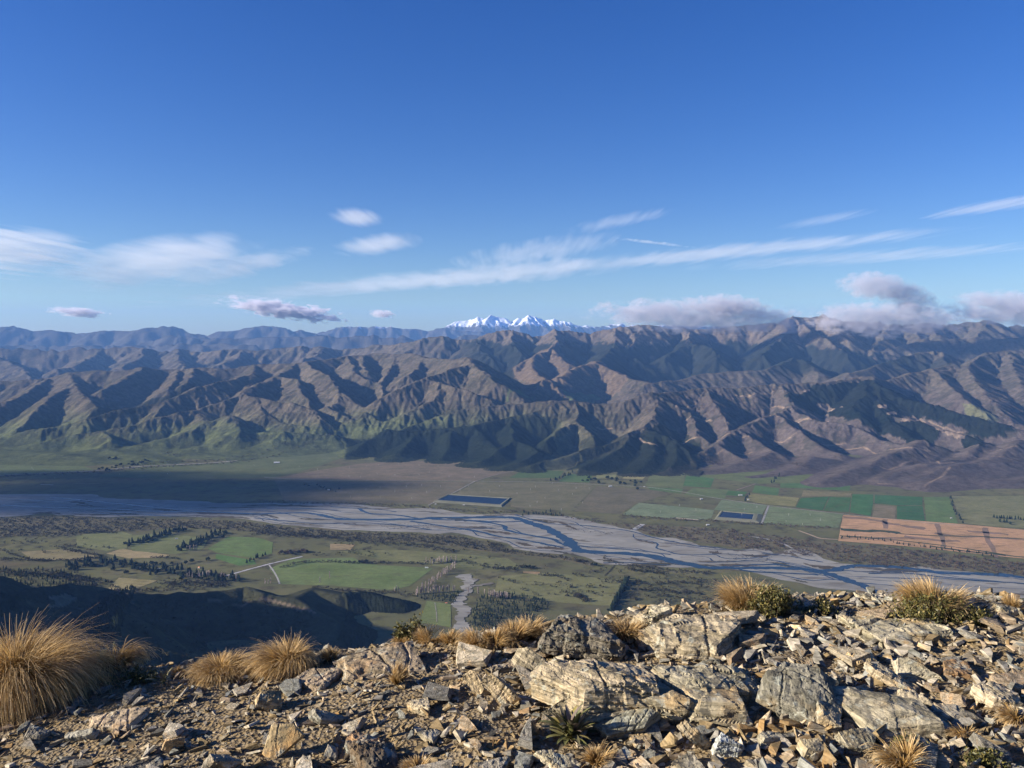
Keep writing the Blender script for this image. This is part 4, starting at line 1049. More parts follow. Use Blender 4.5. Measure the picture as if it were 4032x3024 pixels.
scrub_s = np.concatenate([fill([(-100,2045),(190,2034),(443,2044),(760,2049),(950,2056),(1171,2084),(1329,2096),(1500,2102),(1650,2106),(1781,2112),(1870,2128),(1965,2144),(2030,2172),(2123,2184),(2249,2196),(2330,2216),(2335,2230),(2200,2201),(2000,2181),(1850,2163),(1650,2135),(1400,2130),(1300,2120),(1100,2110),(900,2087),(700,2080),(480,2094),(300,2107),(0,2114)], 2300),
    along([(1330,2130),(1500,2138),(1650,2150),(1800,2172)], 160, 9), along([(1000,2100),(1200,2112),(1330,2120)], 160, 10),
    along([(2460,2292),(2560,2300),(2680,2296),(2760,2300)], 60, 6), along([(2500,2325),(2620,2328),(2760,2340)], 50, 6), along([(1900,2235),(2000,2240),(2060,2236),(2110,2242)], 60, 6),
    along([(2130,2265),(2190,2268),(2240,2290)], 30, 4), along([(2260,2340),(2290,2355),(2310,2372)], 50, 7), along([(2370,2200),(2450,2225),(2560,2240),(2700,2252),(2800,2260)], 80, 7),
    along([(2480,2245),(2540,2252),(2620,2262)], 50, 6), along([(1100,2236),(1200,2215),(1300,2214),(1420,2220),(1560,2218),(1680,2222)], 90, 3),
    along([(0,2165),(60,2190),(130,2208),(270,2208),(400,2195)], 90, 4), along([(0,2200),(90,2206),(200,2212)], 40, 4), along([(250,2165),(330,2180),(400,2190)], 40, 5), along([(600,2195),(700,2200)], 26, 4), along([(330,2090),(460,2102)], 36, 4),
    along([(0,2255),(120,2262),(240,2270),(330,2290)], 200, 16), along([(640,2300),(760,2296),(880,2300)], 120, 14), along([(540,2330),(650,2320),(780,2318),(900,2300)], 90, 12), along([(230,2260),(320,2280),(420,2300),(480,2340),(360,2330),(300,2300)], 160, 14), along([(1230,2320),(1400,2330),(1560,2336),(1640,2350)], 70, 8)])
g2 = fill([(1950,2235),(2340,2225),(2760,2262),(3100,2300),(3100,2420),(2420,2410),(2180,2360),(1990,2330)], 900)
w2 = on_plane(g2[:, 0], g2[:, 1], -H); keep = fbm(w2[:, 0] / 160, w2[:, 1] / 60, 907, 3) > .12
g3 = fill([(1300,2140),(1700,2150),(2000,2190),(2060,2240),(1700,2235),(1420,2215),(1120,2195)], 420)
w3 = on_plane(g3[:, 0], g3[:, 1], -H); keep3 = fbm(w3[:, 0] / 160, w3[:, 1] / 60, 917, 3) > .15
g4 = fill([(-100,2110),(330,2108),(480,2160),(300,2210),(-100,2235)], 420)
w4 = on_plane(g4[:, 0], g4[:, 1], -H); keep4 = fbm(w4[:, 0] / 160, w4[:, 1] / 60, 927, 3) > .12
scrub_s = np.concatenate([scrub_s, g2[keep], g3[keep3], g4[keep4]])
mass('scrub', bushes, scrub_s, M_SCRUB, 'brown and olive scrub along the near river bank', .7, 1.9)
scrub_n = np.concatenate([fill([(2376,2062),(2640,2074),(2860,2085),(3000,2107),(3200,2130),(3300,2140),(3560,2162),(3980,2214),(4200,2240),(4200,2285),(3900,2255),(3620,2238),(3341,2217),(3240,2199),(3075,2176),(2885,2158),(2700,2126),(2566,2107)], 1500),
    along([(1000,1978),(1200,1983),(1400,1985),(1600,1994),(1800,2010),(1900,2020),(2040,2016),(2200,2030),(2380,2060)], 260, 6), along([(2440,2030),(2600,2044),(2800,2055),(3000,2066),(3280,2080)], 160, 6),
    along([(380,1862),(570,1842),(886,1826),(1076,1798),(1250,1768),(1400,1748)], 260, 5), along([(0,1878),(200,1868),(380,1860)], 110, 5), along([(560,1830),(886,1812),(1076,1783),(1250,1754),(1380,1742)], 200, 4),
    along([(640,1790),(720,1800)], 26, 4), along([(2750,1820),(2850,1832),(2830,1838)], 50, 5), along([(3120,1840),(3200,1850)], 40, 5)])
mass('scrub', bushes, scrub_n, M_WILLOW, 'brown scrub and willows along the far river bank', .7, 1.8)
islands = np.concatenate([fill([(1490,2062),(1700,2062),(1720,2086),(1500,2086)], 130), fill([(1880,2016),(2020,2018),(2000,2030),(1900,2030)], 60), fill([(2230,2080),(2420,2098),(2400,2108),(2240,2092)], 80), fill([(2860,2175),(3040,2195),(3030,2215),(2870,2205)], 90), fill([(200,1990),(520,2000),(560,2028),(300,2028)], 80)])
mass('scrub', bushes, islands, M_SCRUB, 'low scrub on the gravel islands of the river', .3, .7)

# farm buildings
M_ROOF = {}
def paint(name, c, rough=.6):
    t = NT(name); n = t.noise(t.objco(), .8, 4.0, .6)
    k = t.mapr(n, .3, .7, .85, 1.1)
    t.color(t.node('ShaderNodeCombineColor', Red=t.math('MULTIPLY', k, c[0]), Green=t.math('MULTIPLY', k, c[1]), Blue=t.math('MULTIPLY', k, c[2])).outputs[0]); t.rough(rough)
    return t.m
M_WALL = paint('painted_boards', (.36, .34, .30)); M_DARK = paint('dark_opening', (.05, .05, .055)); M_WHITE = paint('white_iron', (.46, .46, .44)); M_GREY = paint('grey_iron', (.34, .35, .37)); M_RED = paint('orange_iron', (.50, .19, .09)); M_GREEN = paint('green_iron', (.45, .52, .46))
def building(name, u, v, L, W, hh, roof, ang, label, cat):
    p = on_plane(np.array([u]), np.array([v]), -H)[0]
    root = bpy.data.objects.new(name, None); COL.objects.link(root); root.location = (p[0], p[1], -H + 1); root.rotation_euler = (0, 0, math.radians(ang))
    tag(root, label, cat)
    L *= .75; W *= .75
    a, b = L / 2, W / 2
    V = [(-a,-b,-2),(a,-b,-2),(a,b,-2),(-a,b,-2),(-a,-b,hh),(a,-b,hh),(a,b,hh),(-a,b,hh),(-a,0,hh+W*.28),(a,0,hh+W*.28)]
    obj('wall', mesh_np('wall', V, [np.array([(0,1,5,4),(2,3,7,6)]), np.array([(1,2,6),(1,6,9),(1,9,5),(3,0,4),(3,4,8),(3,8,7)])]), M_WALL, root)
    e = .6; rz = hh + W * .28 + .25
    V = [(-a-e,-b-e,hh-.1),(a+e,-b-e,hh-.1),(a+e,0,rz),(-a-e,0,rz),(-a-e,b+e,hh-.1),(a+e,b+e,hh-.1),(-a-e,-b-e,hh-.4),(a+e,-b-e,hh-.4),(-a-e,b+e,hh-.4),(a+e,b+e,hh-.4)]
    obj('roof', mesh_np('roof', V, np.array([(0,1,2,3),(3,2,5,4),(6,7,1,0),(5,9,8,4)])), roof, root)
    d = mesh_np('door', [(-1.2,-b-.06,-.9),(1.2,-b-.06,-.9),(1.2,-b-.06,1.6),(-1.2,-b-.06,1.6)], np.array([(0,1,2,3)])); obj('door', d, M_DARK, root)
building('farmhouse', 623, 2243, 24, 12, 4, M_GREY, 20, 'grey roofed farmhouse among the near pines', 'house')
building('farmhouse', 785, 2237, 16, 11, 4, M_RED, -30, 'orange roofed house at the edge of the near farmyard', 'house')
building('shed', 550, 2240, 14, 9, 4, M_WHITE, 10, 'small pale shed half hidden by the near pines', 'shed')
building('shed', 695, 2123, 20, 8, 4, M_GREY, 5, 'long grey hay shed in the paddock between the shelterbelts', 'shed')
building('shed', 1680, 2238, 22, 9, 4, M_GREEN, 0, 'pale green shed at the top of the big paddock', 'shed')
building('farmhouse', 2403, 1917, 34, 18, 5, M_WHITE, 8, 'white roofed farmhouse among the trees across the river', 'house')
building('shed', 2537, 1918, 14, 10, 4, M_WHITE, 0, 'small white shed at the end of the tree row across the river', 'shed')
building('shed', 2915, 1952, 38, 14, 5, M_WHITE, 0, 'long white shed above the small pines', 'shed')
building('shed', 2946, 1969, 16, 12, 5, M_WHITE, 0, 'short white shed right beside the small pines', 'shed')
building('farmhouse', 2762, 1967, 26, 14, 5, M_WHITE, 12, 'white farmhouse on the dark brown paddock', 'house')
building('shed', 2787, 2069, 26, 14, 5, M_WHITE, 6, 'white shed by the river scrub below the small reservoir', 'shed')
building('shed', 1294, 1931, 24, 12, 5, M_WHITE, 0, 'white shed beside the tree clump on the brown plain', 'shed')
building('shed', 1090, 1824, 70, 34, 6, M_WHITE, 8, 'big white roofed shed on the green plain below the hills', 'shed')
building('shed', 455, 1815, 40, 18, 6, M_WHITE, 0, 'pale shed in front of the small tree clump', 'shed')
building('shed', 1715, 1987, 14, 9, 4, M_WHITE, 0, 'tiny white pump shed at the corner of the long reservoir', 'shed')
building('shed', 1826, 1990, 16, 9, 4, M_WHITE, 0, 'tiny white pump shed on the bank below the long reservoir', 'shed')
building('shed', 3745, 2042, 14, 9, 4, M_WHITE, 0, 'small white shed in the bright green paddock', 'shed')
building('shed', 1757, 2377, 12, 8, 3, M_RED, 0, 'orange hut at the corner of the small stream paddock', 'hut')

# frost fans: slim white towers with a two-bladed fan standing in the vineyards
fan_pole = None
def tube(r0, r1, h, n=6, z0=0.0):
    a = np.arange(n) * 2 * math.pi / n
    V = np.concatenate([np.c_[r0 * np.cos(a), r0 * np.sin(a), np.full(n, z0)], np.c_[r1 * np.cos(a), r1 * np.sin(a), np.full(n, h)]])
    i = np.arange(n); j = (i + 1) % n
    return V, np.stack([i, j, j + n, i + n], 1)
pv_, pf_ = tube(.55, .4, 12.0)
ME_POLE = mesh_np('pole', pv_, pf_); ME_POLE.materials.append(M_WHITE)
ME_BLADE = mesh_np('fan_blade', [(-3.2,-.5,12.2),(0,-.5,12.0),(0,-.5,12.7),(-3.2,-.6,12.8),(3.2,-.6,12.2),(3.2,-.5,12.8),(-3.2,-.62,12.3),(3.2,-.44,12.3)], np.array([(0,1,2,3),(1,4,5,2)])); ME_BLADE.materials.append(M_WHITE)
FAN_UV = [(1376,1844),(1442,1838),(1490,1832),(1570,1830),(1650,1834),(1725,1838),(1374,1878),(1420,1880),(1485,1868),(1555,1872),(1650,1870),(1690,1862),(1768,1880),(1868,1880),(1441,1930),(1497,1922),(1555,1936),(1600,1918),(1660,1912),(1735,1918),(1380,1960),(1554,1940),(1621,1965),(1680,1940),(1497,1960),(1845,1918),(1812,1934),(1928,1936),(1967,1916),(2036,1944),(2088,1930),(2108,1920),(2146,1964),(2200,1932),(2176,1906),(2254,1948),(2268,1926),(2320,1926),(2087,1996),(2115,1980),(2210,2010),(2294,1982),(2600,2018),(2675,1992),(2740,2010),(2920,2030),(3105,2030),(3095,2056),(3230,2050),(3190,2030),(2930,2008),(2980,2000),(125,1845),(130,1850),(216,1885),(245,1870),(470,1870),(660,1868),(1000,1835),(1180,1840),(1250,1850),(3160,2068)]
for k, (u, v) in enumerate(sorted(FAN_UV)):
    p = on_plane(np.array([float(u)]), np.array([float(v)]), -H)[0]
    r = bpy.data.objects.new('frost_fan', None); COL.objects.link(r); r.location = (p[0], p[1], -H); r.rotation_euler = (0, 0, GT.uniform(-.6, .6))
    tag(r, 'slim white frost fan tower on the plain, ' + nth(k) + ' counting across from the left', 'frost fan', 'frost fans over the vineyards')
    a = bpy.data.objects.new('pole', ME_POLE); a.parent = r; COL.objects.link(a)
    b = bpy.data.objects.new('fan_blade', ME_BLADE); b.parent = r; COL.objects.link(b)
# ------------------------------------------------------------------ clouds: closed hulls filled with real volumes
def cloud_material(name, dens, nscale, amp, lo, hi, col=(.95,.95,.97), stretch=(1,1,1), rough=.6, seed=0.0, aniso=0.0):
    m = bpy.data.materials.new(name); m.use_nodes = True
    t = NT.__new__(NT); t.m = m; t.t = m.node_tree; t.n = t.t.nodes
    for nd in list(t.n):
        if nd.type == 'BSDF_PRINCIPLED': t.n.remove(nd)
    out = t.n['Material Output']
    oc = t.n.new('ShaderNodeTexCoord').outputs['Object']
    L = t.vmath('LENGTH', oc)
    fall = t.math('SUBTRACT', 1.0, L)
    q = t.vmath('ADD', t.vmath('MULTIPLY', oc, stretch), (seed, seed * 1.7, -seed))
    n = t.noise(q, nscale, 7.0, rough, dist=.35)
    s = t.math('ADD', fall, t.math('MULTIPLY', t.math('SUBTRACT', n, .5), amp))
    d = t.math('MULTIPLY', t.mapr(s, lo, hi, 0, 1, True), t.mapr(fall, 0, .12, 0, 1))
    v = t.n.new('ShaderNodeVolumePrincipled')
    v.inputs['Color'].default_value = col + (1,); v.inputs['Anisotropy'].default_value = aniso
    t.set(v.inputs['Density'], t.math('MULTIPLY', d, dens))
    t.t.links.new(v.outputs[0], out.inputs['Volume'])
    return m

def uv_sphere(nu=28, nv=14):
    V = [(0, 0, -1)]; 
    for i in range(1, nv):
        ph = -math.pi / 2 + math.pi * i / nv
        for j in range(nu):
            a = 2 * math.pi * j / nu; V.append((math.cos(ph) * math.cos(a), math.cos(ph) * math.sin(a), math.sin(ph)))
    V.append((0, 0, 1)); F3 = []; F4 = []
    for j in range(nu): F3.append((0, 1 + (j + 1) % nu, 1 + j))
    for i in range(nv - 2):
        for j in range(nu): 
            a = 1 + i * nu; F4.append((a + j, a + (j + 1) % nu, a + nu + (j + 1) % nu, a + nu + j))
    b = 1 + (nv - 2) * nu; T = len(V) - 1
    for j in range(nu): F3.append((T, b + j, b + (j + 1) % nu))
    return np.array(V), [np.array(F3), np.array(F4)]
SPH = uv_sphere()

def cloud(name, u0, v0, u1, v1, thick, km, depth, mat, label, group=None):
    """hull along the picture line (u0,v0)-(u1,v1), thickness in pixels, at forward distance km, depth in metres"""
    a = at(u0, v0, km * 1000.); b = at(u1, v1, km * 1000.)
    c = (a + b) / 2; ax = (b - a) / 2; L = np.linalg.norm(ax)
    me = mesh_np(name, SPH[0], SPH[1])
    o = obj(name, me, mat)
    o.location = c; o.rotation_euler = (0, -math.asin(ax[2] / L), math.atan2(ax[1], ax[0]))
    o.scale = (L, depth, thick / 2 / F_PX * km * 1000.)
    tag(o, label, 'cloud', group)
    return o

cum = [cloud_material('cumulus', .0045, 2.2, 2.3, .3, .55, (.90,.86,.92), (4.0,.35,1.2), .70, 3.1 * k) for k in range(4)]
cloud('cumulus_cloud', 810, 1178, 1420, 1262, 95, 25, 1100, cum[0], 'long lilac grey cloud low over the blue ranges')
cloud('cumulus_cloud', 175, 1222, 440, 1236, 56, 24, 700, cum[1], 'small torn grey cloud low in the sky, leftmost')
cloud('cumulus_cloud', 1440, 1232, 1570, 1240, 44, 22, 500, cum[2], 'tiny grey puff of cloud left of the snow peak')
thick = [cloud_material('ridge_cloud', .0026, 2.0, 2.3, .06, .45, (.80,.765,.82), (4.0,.35,1.2), .70, 5.3 * k + 1) for k in range(6)]
cloud('ridge_cloud', 2250, 1225, 3260, 1272, 160, 16.4, 500, thick[0], 'long grey cloud lying on the ridge beside the snow peak')
cloud('ridge_cloud', 2700, 1190, 3060, 1218, 105, 16.2, 430, thick[1], 'rounded crest of cloud bulging above the long ridge cloud')
cloud('ridge_cloud', 3280, 1112, 3620, 1140, 125, 16.1, 480, thick[2], 'separate grey cloud puff floating above the ridge')
cloud('ridge_cloud', 3120, 1250, 3900, 1266, 165, 16.0, 500, thick[3], 'soft grey cloud draped over the ridge top')
cloud('ridge_cloud', 3700, 1195, 4350, 1245, 165, 16.1, 500, thick[4], 'thin pale cloud over the ridge at the picture edge')
cloud('ridge_cloud', 3480, 1150, 3700, 1200, 120, 16.1, 360, thick[5], 'torn wisp of cloud beside the floating puff')
def cirrus(dens, amp, seed, st, lo=.1, hi=.75): return cloud_material('cirrus', dens * .48, 1.9, amp * 2.5, lo, hi, (1,1,1), (st[0] * .8, .07, st[2] * .62), .68, seed)
cloud('lens_cloud', -420, 965, 440, 1010, 240, 58, 5000, cirrus(.00035, 1.1, 1.0, (2.2,1,5)), 'bright banded cloud at the far left edge of the sky')
cloud('lens_cloud', 180, 1110, 1060, 945, 190, 58, 5000, cirrus(.00035, 1.0, 2.3, (2.2,1,4)), 'broad white wing shaped cloud above the blue ranges')
cloud('lens_cloud', 640, 1130, 1250, 975, 90, 58, 3000, cirrus(.00040, 1.2, 3.1, (3,1,3)), 'narrow feathery cloud right of the wing shaped cloud')
cloud('lens_cloud', 1285, 858, 1525, 855, 70, 56, 4000, cirrus(.00045, .5, 4.0, (2,1,3)), 'small smooth white lens cloud, highest in the sky')
cloud('lens_cloud', 1290, 990, 1690, 935, 82, 57, 4000, cirrus(.00040, .7, 5.0, (2.4,1,4)), 'white elongated cloud under the small lens cloud')
cloud('cirrus_cloud', 330, 1222, 3000, 980, 78, 62, 5000, cirrus(.00022, 1.0, 6.0, (7,1,3)), 'long thin white streak crossing the sky behind the ridge cloud')
cloud('cirrus_cloud', 1750, 1100, 3950, 890, 66, 63, 5000, cirrus(.00022, 1.0, 7.0, (7,1,3)), 'thin white streak rising to the upper edge of the streaks')
cloud('cirrus_cloud', 1200, 1145, 2500, 1060, 58, 64, 5000, cirrus(.00016, 1.2, 8.0, (6,1,3)), 'faint lower streak under the long white streak')
cloud('cirrus_cloud', 2600, 1060, 4300, 960, 56, 65, 5000, cirrus(.00013, 1.1, 9.0, (6,1,3)), 'faint streak over the ridge clouds')
cloud('cirrus_cloud', 2200, 915, 2680, 825, 46, 60, 3500, cirrus(.00016, 1.2, 10.0, (4,1,3)), 'faint feather of cloud above the contrail')
cloud('cirrus_cloud', 3600, 855, 4250, 765, 50, 60, 4000, cirrus(.00020, 1.2, 11.0, (5,1,3)), 'thin streak touching the edge of the sky high up')
cloud('cirrus_cloud', 3050, 895, 3460, 832, 34, 60, 3500, cirrus(.00013, 1.2, 12.0, (5,1,3)), 'very faint short streak high in the sky')
cloud('cirrus_cloud', 1700, 1060, 2500, 930, 110, 63, 5000, cirrus(.00012, 1.3, 13.0, (5,1,3)), 'pale veil of cloud under the contrail')
cloud('contrail', 2385, 934, 2760, 976, 15, 59, 700, cirrus(.0012, .8, 14.0, (6,1,1)), 'short bright aeroplane contrail')
# the cloud bank beyond the picture's edge that throws the shadow on the plain
bank = [cloud_material('bank_cloud', .0035, 2.0, 1.5, .0, .8, (.95,.95,.97), (2,2,.6), .6, 20 + 3 * k) for k in range(2)]
for k, (u, v, sx, sy, sz) in enumerate([(560, 1930, 2000, 900, 420), (1010, 1915, 1300, 330, 300), (250, 1872, 1500, 360, 300), (900, 1985, 1200, 230, 240), (420, 2000, 1700, 420, 320)]):
    p = on_plane(np.array([float(u)]), np.array([float(v)]), -H)[0] + np.array(sun_dir) * ((2280 + H) / sun_dir.z)
    o = obj('bank_cloud', mesh_np('bank_cloud', SPH[0], SPH[1]), bank[k % 2]); o.location = p; o.scale = (sx, sy, sz)
    tag(o, 'white cloud out past the edge of the picture, ' + nth(k) + ' of the bank', 'cloud', 'cloud bank beyond the picture')
# ------------------------------------------------------------------ summit: ground, rocks, tussock, shrubs
import bmesh
GF = np.random.default_rng(2024)
TILT = .055
_cr = np.array([(-900,2700),(-300,2690),(0,2680),(300,2650),(450,2640),(800,2630),(1000,2620),(1180,2575),(1300,2560),(1550,2530),(1800,2512),(2080,2490),(2300,2440),(2600,2400),(2950,2390),(3100,2370),(3300,2350),(3450,2345),(3700,2350),(3900,2355),(4032,2365),(4400,2390),(5000,2420)], float)
_a, _b = ray(_cr[:, 0], _cr[:, 1])
_y = CAM_Z / (TILT * _a - _b); _x = _a * _y

def fg_z(x, y):
    yc = np.interp(x, _x, _y)
    e = (y - yc - .16) * 11.0
    drop = np.where(e > 20, e, np.log1p(np.exp(np.clip(e, -40, 20)))) / 11.0 * .9
    return TILT * x - drop + .028 * fbm(x * 1.6, y * 1.6, 301, 3) + .012 * fbm(x * 7, y * 7, 311, 2)

def fg_hit(u, v):
    a, b = ray(u, v); ys = np.linspace(1.2, 9, 1600)
    z = fg_z(a * ys, ys); s = CAM_Z + b * ys
    k = np.nonzero(z >= s)[0]
    y = ys[k[0]] if len(k) else ys[np.argmax(z - s - .02 * ys)]
    return np.array([float(a) * y, y, float(fg_z(np.array([float(a) * y]), np.array([y]))[0])])

def ground_material():
    t = NT('summit_gravel'); p = t.pos()
    n = t.noise(p, 3.0, 6.0, .65); n2 = t.noise(p, 26.0, 5.0, .7); v = t.vor(p, 55.0, 'Color')
    c = t.ramp(n, [(.3, (.12, .088, .048)), (.45, (.21, .148, .070)), (.6, (.28, .195, .088)), (.75, (.19, .16, .115))])
    vb = t.n.new('ShaderNodeSeparateColor'); t.set(vb.inputs[0], v)
    c = t.mix(t.math('MULTIPLY', vb.outputs[0], .55), c, (.28, .24, .18))
    c = t.mix(t.mapr(n2, .5, .7, 0, .7), c, (.055, .045, .032))
    t.color(c); t.normal(t.bump(t.math('ADD', n2, t.math('MULTIPLY', t.vor(p, 55.0), .8)), 1.0, .02)); t.b.inputs['Specular IOR Level'].default_value = .1
    return t.m

def rock_material(name, use_attr):
    t = NT(name)
    if use_attr: p = t.pos(); base = t.attr('tint')
    else:
        p = t.vmath('ADD', t.objco(), t.vmath('SCALE', (1.0, 1.7, 2.3), scale=t.math('MULTIPLY', t.rnd(), 37.0)))
        base = t.n.new('ShaderNodeObjectInfo').outputs['Color']
    strat = t.noise(t.vmath('MULTIPLY', p, (2.0, 2.0, 26.0)), 3.0, 5.0, .65, dist=.5)
    big = t.noise(p, 5.0, 5.0, .6); fine = t.noise(p, 60.0, 4.0, .7); mid = t.noise(p, 24.0, 6.0, .7, dist=.8)
    c = t.mix(t.mapr(strat, .42, .58, 0, .85), base, t.mix(1.0, base, (.40, .40, .36), 'MULTIPLY'))
    c = t.mix(t.mapr(big, .55, .66, 0, .6), c, t.mix(1.0, base, (1.08, .82, .52), 'MULTIPLY'))          # iron stain
    c = t.mix(t.mapr(mid, .53, .6, 0, .72 if not use_attr else .25), c, (.075, .07, .056))                # dark lichen
    c = t.mix(t.mapr(t.noise(p, 15.0, 5.0, .68), .57, .63, 0, .6 if not use_attr else .25), c, (.42, .42, .33))   # grey-green lichen
    c = t.mix(t.mapr(fine, .3, .7, .25, 0), c, (.03, .028, .024))
    t.color(c); t.rough(.85); t.b.inputs['Specular IOR Level'].default_value = .2
    h = t.math('ADD', t.math('MULTIPLY', strat, 1.5), t.math('ADD', t.math('MULTIPLY', mid, .7), t.math('MULTIPLY', fine, .35)))
    t.normal(t.bump(h, .6 if not use_attr else .5, .018 if not use_attr else .012))
    return t.m
M_SUMMIT, M_ROCK, M_SHARD = ground_material(), rock_material('lichen_rock', False), rock_material('stone_chips', True)
ROCK_COLS = [(.47,.385,.265), (.51,.42,.285), (.40,.34,.25), (.33,.295,.235), (.45,.335,.21), (.31,.30,.245), (.55,.47,.345), (.26,.235,.19)]

# ground sheet of the summit
xs = np.linspace(-5.2, 6.2, 250); ys = np.concatenate([np.linspace(-3.0, 1.8, 14), np.linspace(1.85, 6.2, 130), np.geomspace(6.3, 70, 26)])
X, Y = np.meshgrid(xs, ys); spread = np.clip((Y - 5.5) / 6, 0, 30); X = X * (1 + spread)
Z = fg_z(X, Y)
g = obj('summit_ground', mesh_np('summit_ground', np.stack([X, Y, Z], -1).reshape(-1, 3), grid_faces(len(ys), len(xs)), True), M_SUMMIT)
tag(g, 'stony ochre ground of the summit', kind='structure')

def hull(points):
    bm = bmesh.new()
    for p in points: bm.verts.new(p)
    r = bmesh.ops.convex_hull(bm, input=bm.verts)
    junk = [e for e in r['geom_interior'] + r['geom_unused'] if isinstance(e, bmesh.types.BMVert)]
    bmesh.ops.delete(bm, geom=list(set(junk)), context='VERTS')
    return bm

def slab_points(g, n, w=1., d=.8, h=.3, box=.75):
    """points of an angular flat slab lying in [-w/2,w/2] x [-d/2,d/2] x [0,h]"""
    P = []
    k = max(4, n // 2); an = np.sort(g.uniform(0, 6.283, k)) 
    for a in an:
        c, s = math.cos(a), math.sin(a); q = 1 / max(abs(c), abs(s)) ** box
        r = g.uniform(.62, 1.0) * q
        x, y = .5 * w * r * c, .5 * d * r * s
        sl = g.uniform(.72, 1.05)
        P.append((x, y, g.uniform(0, .22) * h)); P.append((x * sl, y * sl, h * g.uniform(.62, 1.0)))
    return P

# ---- loose chips: one joined carpet
def chip_lib(n, seed):
    g = np.random.default_rng(seed); lib = []
    for k in range(n):
        bm = hull(slab_points(g, 8, 1, g.uniform(.45, .95), g.uniform(.09, .26)))
        bmesh.ops.triangulate(bm, faces=bm.faces)
        bm.verts.index_update()
        V = np.array([v.co[:] for v in bm.verts]); F = np.array([[v.index for v in f.verts] for f in bm.faces]); bm.free()
        lib.append((V, F))
    return lib
LIB = chip_lib(36, 5)

def rotm(rz, rx, ry):
    return np.array(Euler((rx, ry, rz)).to_matrix())

def chips(name, xy, sizes, label, dip=.35):
    Vs, Fs, Cs = [], [], []; n = 0
    z = fg_z(xy[:, 0], xy[:, 1])
    tone = fbm(xy[:, 0] * 1.3, xy[:, 1] * 1.3, 401, 2)
    for k in range(len(xy)):
        V, F = LIB[GF.integers(len(LIB))]
        s = sizes[k]
        R_ = rotm(GF.uniform(0, 6.28), 0, 0).T
        W = (V * s) @ R_
        W = W @ rotm(0, GF.normal(.06, dip * .7), GF.normal(-.16, dip)).T       # beds lean to one side
        W = W + np.array([xy[k, 0], xy[k, 1], z[k] - .02 * s + max(0, -W[:, 2].min()) * .55])
        Vs.append(W); Fs.append(F + n); n += len(W)
        c = np.array(ROCK_COLS[GF.integers(len(ROCK_COLS))]) * GF.uniform(.75, 1.3)
        if GF.random() < .25 + .35 * tone[k] + (.22 if xy[k, 0] < -.3 else 0): c = np.array((.33, .235, .115)) * GF.uniform(.7, 1.2)
        Cs.append(np.repeat(c[None], len(W), 0))
    me = mesh_np(name, np.concatenate(Vs), np.concatenate(Fs)); vcol(me, 'tint', np.concatenate(Cs))
    o = obj(name, me, M_SHARD); tag(o, label, kind='stuff')
    return o

def scatter(n, ymin, ymax, xlim=1.08):
    y = GF.uniform(ymin, ymax, n * 4); x = GF.uniform(-1, 1, n * 4) * (.66 * y * xlim)
    yc = np.interp(x, _x, _y)
    m = (y < yc + .35)
    return np.c_[x[m], y[m]][:n]
xy = scatter(12500, 2.3, 5.6); s = .018 + .095 * GF.random(len(xy)) ** 3.0
s *= np.where(xy[:, 0] < -.3, .8, np.where(xy[:, 0] > .4, 1.3, 1.0))
chips('scree', xy, s, 'carpet of small angular stone chips covering the summit')

# ---- single rocks
def rock_mesh(seed, n, w, d, h, edge=None, rough=.0, strata=.0, layers=9, round_=0.0):
    g = np.random.default_rng(seed)
    bm = hull(slab_points(g, n, w, d, h))
    bmesh.ops.triangulate(bm, faces=bm.faces)
    if edge:
        for _ in range(7):
            long = [e for e in bm.edges if e.calc_length() > edge]
            if not long: break
            bmesh.ops.subdivide_edges(bm, edges=long, cuts=1)
            bmesh.ops.triangulate(bm, faces=[f for f in bm.faces if len(f.verts) > 3])
        bm.normal_update()
        V = np.array([v.co[:] for v in bm.verts]); N = np.array([v.normal[:] for v in bm.verts])
        sz = max(w, d)
        o = seed * 3.7
        def n3(f, k): return (vnoise(V[:, 0] * f + o, V[:, 1] * f + k, k) + vnoise(V[:, 1] * f - o, V[:, 2] * f * 1.3 + k, k + 5) + vnoise(V[:, 2] * f * 1.3 + o, V[:, 0] * f - k, k + 9)) / 3
        disp = rough * sz * (n3(4 / sz, 1) * .6 + n3(9 / sz, 2) * .5 + n3(20 / sz, 3) * .35 + n3(45 / sz, 4) * .2)
        cell = 9.0 / sz
        Q = V @ np.array(Euler((.3, .2, seed * 1.1)).to_matrix())
        chipn = hash2(np.floor(Q[:, 0] * cell + .35 * Q[:, 1] * cell).astype(np.int64), np.floor(Q[:, 1] * cell - .3 * Q[:, 2] * cell + 31 * np.floor(Q[:, 2] * cell * 1.6)).astype(np.int64), seed) - .5
        disp = disp + rough * sz * .55 * chipn
        if strata:
            edges = np.sort(g.uniform(-.2, 1.4, layers + 4))
            t = (V[:, 2] + .12 * V[:, 0] + .06 * sz * n3(3.5 / sz, 7) + .02 * sz * n3(12 / sz, 8)) / h
            L = np.digitize(t, edges)
            lay = hash2(L.astype(np.int64), np.full(len(L), seed, np.int64), 77) - .5
            side = 1 - np.clip(np.abs(N[:, 2]) * 1.1, 0, 1) * .8
            disp = disp + strata * sz * lay * .9 * side * np.clip(.55 + 1.6 * n3(4 / sz, 21), 0, 1.2)
        # cracks: slightly wavy planes that run through the block
        for q in range(2 if sz > .25 else 1):
            dv = g.normal(size=3) * np.array([1, .6, .25]); dv /= np.linalg.norm(dv)
            c = np.abs((V @ dv) / sz + .06 * n3(5 / sz, 12 + q) - g.uniform(-.25, .25)); disp = disp - .022 * sz * np.clip(1 - c / .014, 0, 1)
        V = V + N * disp[:, None]
        for v, q in zip(bm.verts, V): v.co = q
    me = bpy.data.meshes.new('rock'); bm.to_mesh(me); bm.free()
    me.materials.append(M_ROCK)
    return me

